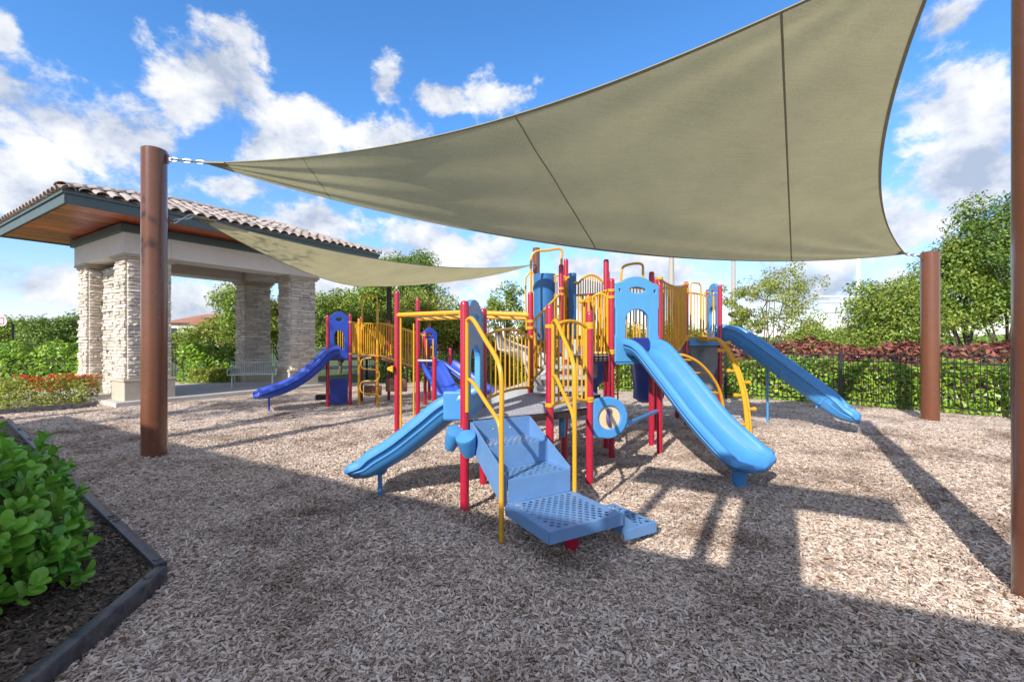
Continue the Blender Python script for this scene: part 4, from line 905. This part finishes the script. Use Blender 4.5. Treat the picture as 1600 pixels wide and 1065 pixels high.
def tree(x, y, h, w, label, m='leafA', leaf=.2, nclump=60, per=90, group=None, base=.28, trunk_r=.12, seed=0, clump=.17, squash=.8, z0=0):
    """tapered trunk with limbs; leaf clumps at the limb ends"""
    r_ = random.Random(seed+int(x*13+y*7)); o = thing('tree', (x, y, z0), label, 'tree', group)
    ch = h*(1-base)/2; cz = h*base+ch; b = MB(); top = Vector((x+r_.uniform(-.1, .1)*w, y, h*.8))
    trunk = spline([(x, y, -.2), (x+r_.uniform(-.1, .1), y, h*base*.6), (x+r_.uniform(-.25, .25), y+r_.uniform(-.2, .2), h*base*1.3), top], 4); nt_ = len(trunk)
    b.tube(trunk, [trunk_r*(1-.85*i/(nt_-1)) for i in range(nt_)], 8)
    cl = []
    for k in range(nclump):
        for _ in range(20):
            d = Vector(ball(1)[0]); d.z = d.z if d.z > -.55 else -d.z
            rr = r_.uniform(.35, 1)**.5
            lump = .72+.42*mnoise.noise(d*1.6+Vector((x, y, seed)))+.2*mnoise.noise(d*3.7+Vector((y, x, seed)))
            p = Vector((x+d.x*w/2*rr*lump*1.15, y+d.y*w/2*rr*lump*1.15, cz+d.z*ch*rr*lump*1.2))
            if all((p-q).length > .10*w for q in cl): break
        cl.append(p)
    for p in cl[::max(1, nclump//14)]:
        s_ = trunk[r_.randrange(nt_//3, nt_-1)]; md = s_.lerp(p, .5)+ZUP*r_.uniform(-.05, .12)*h*.3
        b.tube(spline([s_, md, p], 4), [trunk_r*.42*(1-.8*i/8) for i in range(9)], 5)
    b.build('trunk', 'bark', o)
    C = np.array([tuple(p) for p in cl]); R_ = w*clump*rng.uniform(.65, 1.35, len(C))
    idx = np.repeat(np.arange(len(C)), per); d = ball(len(idx)); rad = rng.uniform(.25, 1, len(idx))**.6
    P = C[idx]+d*(R_[idx]*rad)[:, None]*np.array([1, 1, squash]); V = leaf_cloud(P, d+np.array([0, 0, .25]), leaf, .5, .6)
    quad_object('crown', V, m, o, (x, y, cz)); return o
def hedge(name, label, path, depth, h, m, leaf, n, cat='hedge', z0=.0, bump=.12, group=None, flowers=None, asp=.5, parent=None, up=.5):
    """clipped planting along a path: leaves through a bumpy shell, twigs inside"""
    P2 = [Vector((*p, 0)) for p in path]; segs = [(a, b_, (b_-a).length) for a, b_ in zip(P2[:-1], P2[1:])]; tot = sum(s_[2] for s_ in segs)
    c = sum(P2, Vector())/len(P2); root = thing(name, (c.x, c.y, z0), label, cat, group)
    pts_ = []; dirs = []; t = rng.uniform(0, tot, n); a = rng.uniform(-10, 190, n); dep = 1-.35*rng.random(n)**2.2
    for ti, ai, di in zip(t, a, dep):
        for (A, B, L) in segs:
            if ti <= L: break
            ti -= L
        d = (B-A).normalized(); s_ = Vector((-d.y, d.x, 0)); q = A+d*ti
        ca, sa = math.cos(R(ai)), math.sin(R(ai)); k = max(abs(ca), abs(sa))**.65
        lump = 1+bump*2*mnoise.noise(Vector((q.x*1.3, q.y*1.3, ai*.012)))+bump*mnoise.noise(Vector((q.x*3.5, q.y*3.5, ai*.03)))
        off_ = ca/k*depth/2*di*lump; zz = z0+max(.02, (.08+sa/k*h*di*lump*.93)); pts_.append((q.x+s_.x*off_, q.y+s_.y*off_, zz)); dirs.append((s_.x*ca, s_.y*ca, sa*.7+up))
    P = np.array(pts_); V = leaf_cloud(P, np.array(dirs), leaf, asp, .55)
    quad_object('foliage', V, m, root, (c.x, c.y, z0+h/2))
    b = MB()
    for i in range(int(tot/.35)):
        ti = (i+.5)/int(tot/.35)*tot
        for (A, B, L) in segs:
            if ti <= L: break
            ti -= L
        q = A.lerp(B, ti/L); b.tube([q+ZUP*(z0-.05), q+Vector((random.uniform(-.15, .15), random.uniform(-.15, .15), z0+h*.45)), q+Vector((random.uniform(-.3, .3), random.uniform(-.25, .25), z0+h*.8))], [.02, .014, .006], 5)
    b.build('stem', 'bark', root)
    if flowers:
        k = flowers[1]; sel = rng.choice(n, k*6, replace=False); keep = [i for i in sel if P[i, 2] > z0+h*.55 and mnoise.noise(Vector((P[i, 0]*1.1, P[i, 1]*1.1, 5))) > -.12][:k]
        C = P[keep]+np.array([0, 0, .03]); idx = np.repeat(np.arange(len(C)), 9); d = ball(len(idx)); d[:, 2] = np.abs(d[:, 2]); quad_object('flower', leaf_cloud(C[idx]+d*.045, d, .05, .8, .5), flowers[0], root, (c.x, c.y, z0+h))
    return root
def offset(path, k):
    o = []
    for i, p in enumerate(path):
        a = Vector(path[max(i-1, 0)]); c = Vector(path[min(i+1, len(path)-1)]); d = (c-a).normalized(); o.append((p[0]+d.y*k, p[1]-d.x*k))
    return o
hedge('hedge', 'bright green hedge behind the right-hand black fence', offset(FR, .75), .9, 1.2, 'leafhedge', .14, 15000, group='clipped hedges')
hedge('hedge', 'copper-red leaved hedge rising above the green hedge behind the fence', offset(FR, 2.0), 1.1, 1.62, 'leafred', .17, 14000, asp=.42, up=.15)
hedge('hedge', 'green hedge running behind the back fence beyond the play structures', offset(FB, .75), .9, 1.15, 'leafhedge', .12, 9000, group='clipped hedges')
hedge('hedge', 'reddish hedge behind the back fence below the trees', offset(FB, 2.0), 1.1, 1.6, 'leafred', .17, 6000, asp=.42, up=.15)
hedge('hedge', 'tall bright green hedge left of the pavilion columns', [(-22, 16.8), (-18.3, 16.9), (-15.2, 17.3)], 1.5, 1.5, 'leafhedge', .15, 9000, group='clipped hedges', bump=.2)
hedge('hedge', 'leafy green hedge seen between the pavilion columns', [(-13.4, 18.6), (-11.9, 18.9), (-10.7, 19.2)], 1.0, 1.35, 'leafhedge', .15, 4500, group='clipped hedges', bump=.2)
hedge('flowering_hedge', 'low clipped hedge with orange-red flowers beside the stone column', [(-17.0, 10.6), (-13.6, 11.6), (-11.75, 12.75)], 1.7, .66, 'leafC', .075, 15000, cat='hedge', flowers=('flower', 800), bump=.22)
hedge('shrub', 'low yellow-green shrub at the foot of the hedge between columns', [(-12.4, 17.6), (-11.0, 18.0)], .7, .6, 'leafC', .1, 2200, cat='shrub')

# foreground shrub: fleshy paddle leaves, each its own piece
def paddle_leaf():
    b = MB(); rows = []
    for (y, w, z) in ((0, .05, 0), (.22, .17, .03), (.5, .29, .05), (.75, .31, .03), (.92, .2, -.02), (1.0, .06, -.05)):
        rows.append([(-w, y, z+.05*(w/.3)), (0, y, z), (w, y, z+.05*(w/.3))])
    b.grid(rows); o = b.build('leaf', 'clusia', None, smooth=180, origin=(0, 0, 0), fixn=False); me = o.data; bpy.data.objects.remove(o); return me
leaf_me = paddle_leaf(); nleaf = 0; rest = []
def big_shrub(c, rx, ry, h, tips, label, seed):
    global nleaf
    r_ = random.Random(seed); root = thing('shrub', c, label, 'shrub', 'glossy shrubs in the planting bed'); c = Vector(c); b = MB(); cnt = 0; V = []; Fc = []
    for k in range(tips):
        ph = (k*2.39996+r_.uniform(-.3, .3)); el_ = math.asin(r_.uniform(-.05, 1)); rr = r_.uniform(.72, 1.05)
        tip = c+Vector((rx*rr*math.cos(el_)*math.cos(ph), ry*rr*math.cos(el_)*math.sin(ph), .12+h*rr*math.sin(el_)*.92))
        out_ = Vector((math.cos(el_)*math.cos(ph)*.8, math.cos(el_)*math.sin(ph)*.8, .75)).normalized(); base_ = c+Vector((rx*.25*math.cos(ph), ry*.25*math.sin(ph), .03))
        b.tube(spline([base_, base_.lerp(tip, .55)+ZUP*.06, tip], 4), [.009, .0085, .008, .0075, .007, .0065, .006, .005, .004], 5)
        for j in range(8):
            a = (j % 2)*math.pi+(j//2)*1.57+ph+r_.uniform(-.35, .35); s1_ = out_.orthogonal().normalized(); s2_ = out_.cross(s1_); lift = .45+.26*(j//2)+r_.uniform(-.1, .25)
            d = (s1_*math.cos(a)+s2_*math.sin(a)+out_*lift+ZUP*.25).normalized(); L = r_.uniform(.085, .135)*(1.0 if j < 6 else .72)
            nrm = (out_-d*out_.dot(d)).normalized(); xx = d.cross(nrm); Mx = Matrix((xx, d, nrm)).transposed() @ Matrix.Rotation(r_.uniform(-.45, .45), 3, 'Y'); p = tip-out_*(.13-.042*(j//2))
            if cnt < 298:
                put('leaf', leaf_me, root, p, Mx.to_euler(), (L*r_.uniform(.78, 1.05), L, L)); cnt += 1
            else: rest.append((p, Mx, L, root))
    b.build('stem', 'stem', root)
    mine = [t for t in rest if t[3] is root]
    if mine:
        mb2 = MB(); vs0 = [v.co.copy() for v in leaf_me.vertices]; fs0 = [tuple(p.vertices) for p in leaf_me.polygons]
        for (p, Mx, L, _) in mine: mb2.add([Mx @ (v*L)+p for v in vs0], fs0)
        stuff(mb2.build('foliage', 'clusia', root, smooth=180, fixn=False))
    return root
big_shrub((-3.30, 2.78, .05), .47, .56, .97, 190, 'glossy paddle-leaved shrub filling the planting bed corner nearest the viewer', 3)
big_shrub((-5.3, 4.15, .05), .7, .65, .8, 60, 'glossy paddle-leaved shrub farther back along the black border', 5)
big_shrub((-4.15, 3.55, .05), .6, .6, .95, 90, 'glossy paddle-leaved shrub just behind the nearest one, cut by the left frame edge', 6)

# border timbers of the planting bed
def timber(A, B, label, top=.10):
    A, B = Vector(A), Vector(B); d = (B-A); L = d.length; d.normalize(); Mr = Matrix((d, ZUP.cross(d), ZUP)).transposed(); c = (A+B)/2; s_ = ZUP.cross(d)
    o = thing('border_timber', (c.x, c.y, 0), label, 'border', 'black border timbers round the planting bed'); b = MB()
    prof = [(-.041, -.12), (.041, -.12), (.041, top-.016), (.035, top-.003), (.029, top), (-.029, top), (-.035, top-.003), (-.041, top-.016)]
    b.loft([[A+s_*x+ZUP*z for x, z in prof], [B+s_*x+ZUP*z for x, z in prof]]); b.build('beam', 'timber', o, smooth=30, bevel=.004)
    for f in (.06, .94):
        q = A+d*L*f; b = MB(); b.lathe((q.x, q.y, top), [(.026, -.004), (.026, .006), (.018, .012), (.002, .013)], 14); b.build('stake_head', 'timber', o)
    return o
names = ['nearest length of black border running up to the corner', 'black border length just left of the corner', 'second black border length from the corner behind the shrub', 'third black border length from the corner', 'fourth black border length along the mulch edge', 'fifth black border length along the mulch edge',
         'sixth black border length along the mulch edge', 'farthest black border length beside the flowering hedge']
timber(C0+BN*2.6, C0+BN*.02, names[0])
for i in range(7):
    a = .06+1.35*i; timber(C0+BL*a, C0+BL*(a+1.335), names[i+1], .097)
eA, eB = Vector((-13.0, 9.9, 0)), Vector((-10.95, 12.0, 0))
timber(eA, eB, 'thin black edging in front of the flowering hedge', .09)
timber(eA+Vector((-3.5, -1.3, 0)), eA, 'black edging at the frame edge by the flowering hedge', .09)

# ------------------------------------------------------------------ trees beyond the fence
def tpx(px, top, wpx, Y, label, m, **kw):
    x = (px-800)/F*Y; h = EYE+(531-top)/F*Y; w = wpx/F*Y
    return tree(x, Y, h, w, label, m, **kw)
G1 = 'trees beyond the fence'
tpx(628, 386, 118, 30, 'tall round-crowned tree rising over the pavilion roof end', 'leafB', leaf=0.192, nclump=80, per=187, group=G1, base=.3, seed=1)
tpx(530, 448, 120, 25, 'broad green tree right of the stone columns', 'leafA', leaf=0.163, nclump=80, per=170, group=G1, base=.12, seed=2)
tpx(598, 440, 110, 24, 'dense green tree behind the yellow bar ramp', 'leafA', leaf=0.163, nclump=80, per=170, group=G1, base=.12, seed=3)
tpx(668, 458, 120, 22, 'yellow-green tree behind the horizontal ladder', 'leafC', leaf=0.148, nclump=80, per=170, group=G1, base=.12, seed=4)
tpx(725, 478, 90, 21, 'small yellow-green tree left of the first blue hood', 'leafC', leaf=0.133, nclump=60, per=136, group=G1, base=.15, seed=5)
tpx(790, 444, 96, 24, 'thin-crowned tree left of the play towers', 'leafA', leaf=0.148, nclump=44, per=85, group=G1, base=.2, seed=6, clump=.12)
tpx(850, 485, 80, 23, 'tree half hidden behind the yellow barriers', 'leafC', leaf=0.148, nclump=50, per=119, group=G1, base=.15, seed=16)
tpx(385, 444, 100, 26, 'tree between the two far stone columns', 'leafA', leaf=0.163, nclump=70, per=153, group=G1, base=.12, seed=7)
tpx(440, 462, 90, 27, 'tree behind the farthest stone column', 'leafC', leaf=0.163, nclump=60, per=153, group=G1, base=.12, seed=17)
tpx(345, 488, 70, 28, 'low tree right of the distant tiled house', 'leafC', leaf=0.148, nclump=50, per=136, group=G1, base=.12, seed=8)
tpx(285, 512, 80, 27, 'low bushy tree below the distant tiled house', 'leafA', leaf=0.148, nclump=50, per=136, group=G1, base=.1, seed=18)
tpx(30, 498, 90, 42, 'distant green tree near the basketball backboard', 'leafA', leaf=0.222, nclump=60, per=153, group=G1, base=.15, seed=9)
tpx(95, 494, 90, 40, 'distant green tree left of the first stone column', 'leafB', leaf=0.222, nclump=60, per=153, group=G1, base=.15, seed=10)
tpx(150, 503, 90, 44, 'distant tree behind the near stone columns', 'leafB', leaf=0.222, nclump=50, per=136, group=G1, base=.15, seed=20)
tpx(1205, 414, 150, 20, 'airy thin-leaved tree above the right-hand blue slide', 'leafC', leaf=0.111, nclump=70, per=108, group=G1, base=.2, trunk_r=.07, seed=11, clump=.10)
tpx(1160, 470, 70, 22, 'small pale tree left of the airy tree', 'leafC', leaf=0.111, nclump=36, per=78, group=G1, base=.2, trunk_r=.06, seed=21, clump=.11)
tpx(1400, 424, 130, 17, 'rounded green tree left of the short brown pole', 'leafA', leaf=0.118, nclump=90, per=187, group=G1, base=.2, seed=12)
tpx(1500, 372, 130, 20, 'dense green tree right of the short brown pole', 'leafA', leaf=0.133, nclump=90, per=204, group=G1, base=.15, seed=13)
tpx(1575, 296, 160, 19, 'tallest dense green tree beside the nearest brown pole', 'leafB', leaf=0.133, nclump=110, per=221, group=G1, base=.12, seed=14)
tpx(1690, 340, 170, 20, 'green tree out past the nearest brown pole', 'leafA', leaf=0.148, nclump=80, per=170, group=G1, base=.12, seed=24)
tpx(1270, 508, 90, 40, 'distant low tree under the white field frame', 'leafA', leaf=0.222, nclump=50, per=119, group=G1, base=.1, seed=15)
tpx(1330, 512, 90, 42, 'distant low tree right of the white field frame', 'leafC', leaf=0.222, nclump=50, per=119, group=G1, base=.1, seed=25)
tpx(1060, 505, 90, 36, 'distant tree behind the rung ladder tower', 'leafA', leaf=0.222, nclump=50, per=119, group=G1, base=.1, seed=26)
tpx(960, 508, 100, 38, 'distant tree behind the tall front slide', 'leafC', leaf=0.222, nclump=50, per=119, group=G1, base=.1, seed=27)
V = []
for i in range(900):
    x = rng.uniform(-150, 150); y = rng.uniform(75, 110); h = 1.6+1.6*abs(mnoise.noise(Vector((x*.09, y*.05, 2))))*2
    k = 26; d = ball(k); d[:, 2] = np.abs(d[:, 2]); V.append(leaf_cloud(np.array([x, y, h*.45])+d*np.array([2.2, 2.2, h*.55])*rng.uniform(.5, 1, (k, 1)), d, 1.0, .6, .5))
stuff(quad_object('far_woods', np.concatenate(V), 'leafB'))

# ------------------------------------------------------------------ far things
def lamp_pole(px, top, Y, r, label, arm=False, m='polegrey', name='light_pole', h=None):
    x = (px-800)/F*Y; z = EYE+(531-top)/F*Y; o = thing(name, (x, Y, 0), label, 'light pole'); b = MB(); b.tube([(x, Y, -.2), (x, Y, z)], [r, r*.7], 10); b.build('pole', m, o)
    b = MB()
    if arm: b.box((x-.25*1, Y, z), (.9, .25, .14)); b.box((x+.35, Y, z+.2), (.4, .25, .12))
    else: b.lathe((x, Y, z), [(r*.8, 0), (r*.9, .1), (r*.3, .25), (.01, .3)], 10)
    b.build('lamp_head' if arm else 'pole_cap', m, o); return o
lamp_pole(1049, 400, 55, .42, 'thick tan pole far behind the front slide tower')
lamp_pole(1146, 406, 60, .36, 'slimmer tan pole far behind the right-hand tower')
lamp_pole(66, 491, 60, .13, 'grey street lamp among the distant trees at left', True, 'steel', 'street_lamp')
lamp_pole(621, 440, 26, .14, 'pale grey pole beside the slim dark bronze pole', False, 'white')
Y = 48; ff = thing('field_frame', ((1315-800)/F*Y, Y, 0), 'white steel frame of crossbars on a tall pole beyond the trees', 'sports frame')
def fp(px, py): return at(px, py, Y)
b = MB(); q = fp(1341, 380); b.tube([(q.x, Y, -.2), q], .2, 10); b.build('pole', 'white', ff)
b = MB(); q = fp(1315, 461); b.tube([(q.x, Y, -.2), q], .16, 10); b.build('pole', 'white', ff)
for (x0, x1, y) in ((1278, 1341, 462), (1278, 1341, 470), (1288, 1341, 486)):
    b = MB(); b.tube([fp(x0, y), fp(x1, y)], .12, 8); b.build('crossbar', 'white', ff)
# basketball hoop at the frame edge
Y = 30; bh = thing('basketball_hoop', (at(-6, 531, Y).x, Y+1, 0), 'white fan-shaped basketball backboard with red square at the frame edge', 'basketball hoop')
cx0, cz0 = at(-6, 497, Y).x, at(-6, 499, Y).z
loop = [(-.62, -.36), (.5, -.36)] + arc2(0, -.05, .72, .55, -25, 205, 18)
panel('backboard', [loop], .05, 'white', bh, (cx0, Y, cz0), (1, 0, 0), ZUP, .005)
panel('target_square', [[(-.3, -.25), (.3, -.25), (.3, .2), (-.3, .2)], [(-.24, -.19), (.24, -.19), (.24, .14), (-.24, .14)]], .01, 'red', bh, (cx0+.28, Y-.04, cz0), (1, 0, 0), ZUP, 0)
b = MB(); b.tube([(cx0+.28, Y-.3, cz0-.28)] and [Vector((cx0+.28+.23*math.cos(R(k*20)), Y-.3+.23*math.sin(R(k*20)), cz0-.28)) for k in range(18)], .012, 6, True); b.build('rim', 'red', bh)
b = MB(); b.tube([(cx0, Y+1, -.2), (cx0, Y+1, cz0-.2), (cx0, Y+.05, cz0)], .07, 8); b.build('post', 'darkbrown', bh)
# house far behind
Y = 62; hx = at(300, 531, Y).x; hs = thing('house', (hx, Y, 0), 'distant cream house with a red tiled roof behind the pavilion', 'house')
b = MB(); b.box((hx, Y+4, 2.0), (7.5, 8, 4.4)); hw = b.build('wall', 'housewall', hs, smooth=0)
zt = 4.15; b = MB(); b.add([(hx-4.3, Y-.5, zt), (hx+4.3, Y-.5, zt), (hx+4.3, Y+8.5, zt), (hx-4.3, Y+8.5, zt), (hx-.6, Y+4, zt+1.45), (hx+.6, Y+4, zt+1.45)], [(0, 1, 5, 4), (1, 2, 5), (2, 3, 4, 5), (3, 0, 4), (3, 2, 1, 0)])
b.add([(hx+.2, Y-1.2, zt-.3), (hx+3.6, Y-1.2, zt-.3), (hx+1.9, Y-1.2, zt+.75), (hx+1.9, Y+2, zt+.75)], [(0, 1, 2), (1, 3, 2), (0, 2, 3), (0, 3, 1)]); b.build('roof', 'houseroof', hs, smooth=0)
for dx in (-2.4, -.6, 1.9):
    b = MB(); b.box((hx+dx, Y-.03, 3.0), (1.0, .08, 1.1)); wn = b.build('window', 'white', hs, smooth=0); b = MB(); b.box((hx+dx, Y-.08, 3.0), (.84, .04, .94)); b.build('pane', 'glass', wn, smooth=0)

# ------------------------------------------------------------------ unseen things put behind the viewer to shade the foreground
def uv(a, b, z=0): q = U*a+V_*b; return Vector((q.x, q.y, z))
def quad_sail(c4, label, bow):
    Q = [Vector(p) for p in c4]; n = 40; rows = []; cen = sum(Q, Vector())/4
    for i in range(n+1):
        u_ = i/n; row = []
        for j in range(n+1):
            w_ = j/n; p = Q[0].lerp(Q[1], u_).lerp(Q[3].lerp(Q[2], u_), w_); k = max(4*u_*(1-u_)*(2*w_-1)**6, 4*w_*(1-w_)*(2*u_-1)**6)
            p = p.lerp(cen, bow*k); p.z -= .5*16*u_*(1-u_)*w_*(1-w_); row.append(p)
        rows.append(row)
    b = MB(); b.grid(rows); o = b.build('shade_sail', 'sail', None, smooth=180, fixn=False); tag(o, label, 'shade sail', 'olive shade sails')
    for rim_ in (rows[0], rows[-1], [r_[0] for r_ in rows], [r_[-1] for r_ in rows]):
        b = MB(); b.tube(rim_, .02, 6); b.build('hem', 'hem', o)
quad_sail((uv(-3.7, -3.6, 5.0), uv(-4.0, 14, 4.75), uv(-9.0, 14, 5.3), uv(-9.0, -4.7, 5.3)), 'olive shade sail added out of view behind the viewpoint to shade the near mulch', .07)  # unseen sail, added to shade the foreground while passing some light
for (a_, b_, h_, t_) in ((-3.9, 14.4, 5.1, 'left'), (-9.3, 14.4, 5.6, 'left rear'), (-9.3, -5.1, 5.6, 'right rear')):  # poles added to carry that unseen sail
    q = uv(a_, b_); sail_pole(q.x, q.y, h_, 'brown pole out of view at the %s corner of the added third sail' % t_)
# unseen post-and-beam frame, shaped to throw a T-shaped shadow on the mulch
pg = thing('shadow_frame', uv(-1.72, .2), 'unseen tall frame of one thick post and a cross beam, shaped to cast a T shadow', 'shadow_frame')
HT = 5.0
tip = Vector((2.95, 5.2, 0)); sh = Vector((.511, .86, 0))*(HT/math.tan(SUN_EL)); bs = tip-sh
b = MB(); b.box((bs.x, bs.y, HT/2-.2), (.48, .48, HT), MU); b.build('post', 'brown', pg, smooth=0)
e0, e1 = Vector((1.75, 6.1, 0))-sh, Vector((4.0, 4.75, 0))-sh; dd = (e1-e0).normalized(); cc_ = (e0+e1)/2
b = MB(); b.box((cc_.x, cc_.y, HT-.15), ((e1-e0).length, .2, .40), Matrix((dd, ZUP.cross(dd), ZUP)).transposed()); b.build('cross_beam', 'brown', pg, smooth=0)
for f in (.17, .40):
    q = e0.lerp(e1, f); b = MB(); b.tube([(q.x, q.y, -.1), (q.x, q.y, HT-.35)], .06, 8); b.build('post', 'brown', pg)
q = uv(-2.2, 9.6); tree(q.x, q.y, 8.2, 4.4, 'open-crowned tree out of view at left whose shade dapples the mulch', 'leafA', leaf=0.148, nclump=26, per=71, base=.5, seed=31, clump=.12)
q = uv(-1.6, 12.6); tree(q.x, q.y, 7.0, 3.8, 'second open-crowned tree out of view at left, beyond the planting bed', 'leafA', leaf=0.148, nclump=26, per=71, base=.45, seed=32, clump=.12)
tree(-3.4, -9.6, 7.0, 3.6, 'tree behind the added third shade sail', 'leafA', leaf=0.148, nclump=30, per=102, base=.4, seed=33, clump=.14)
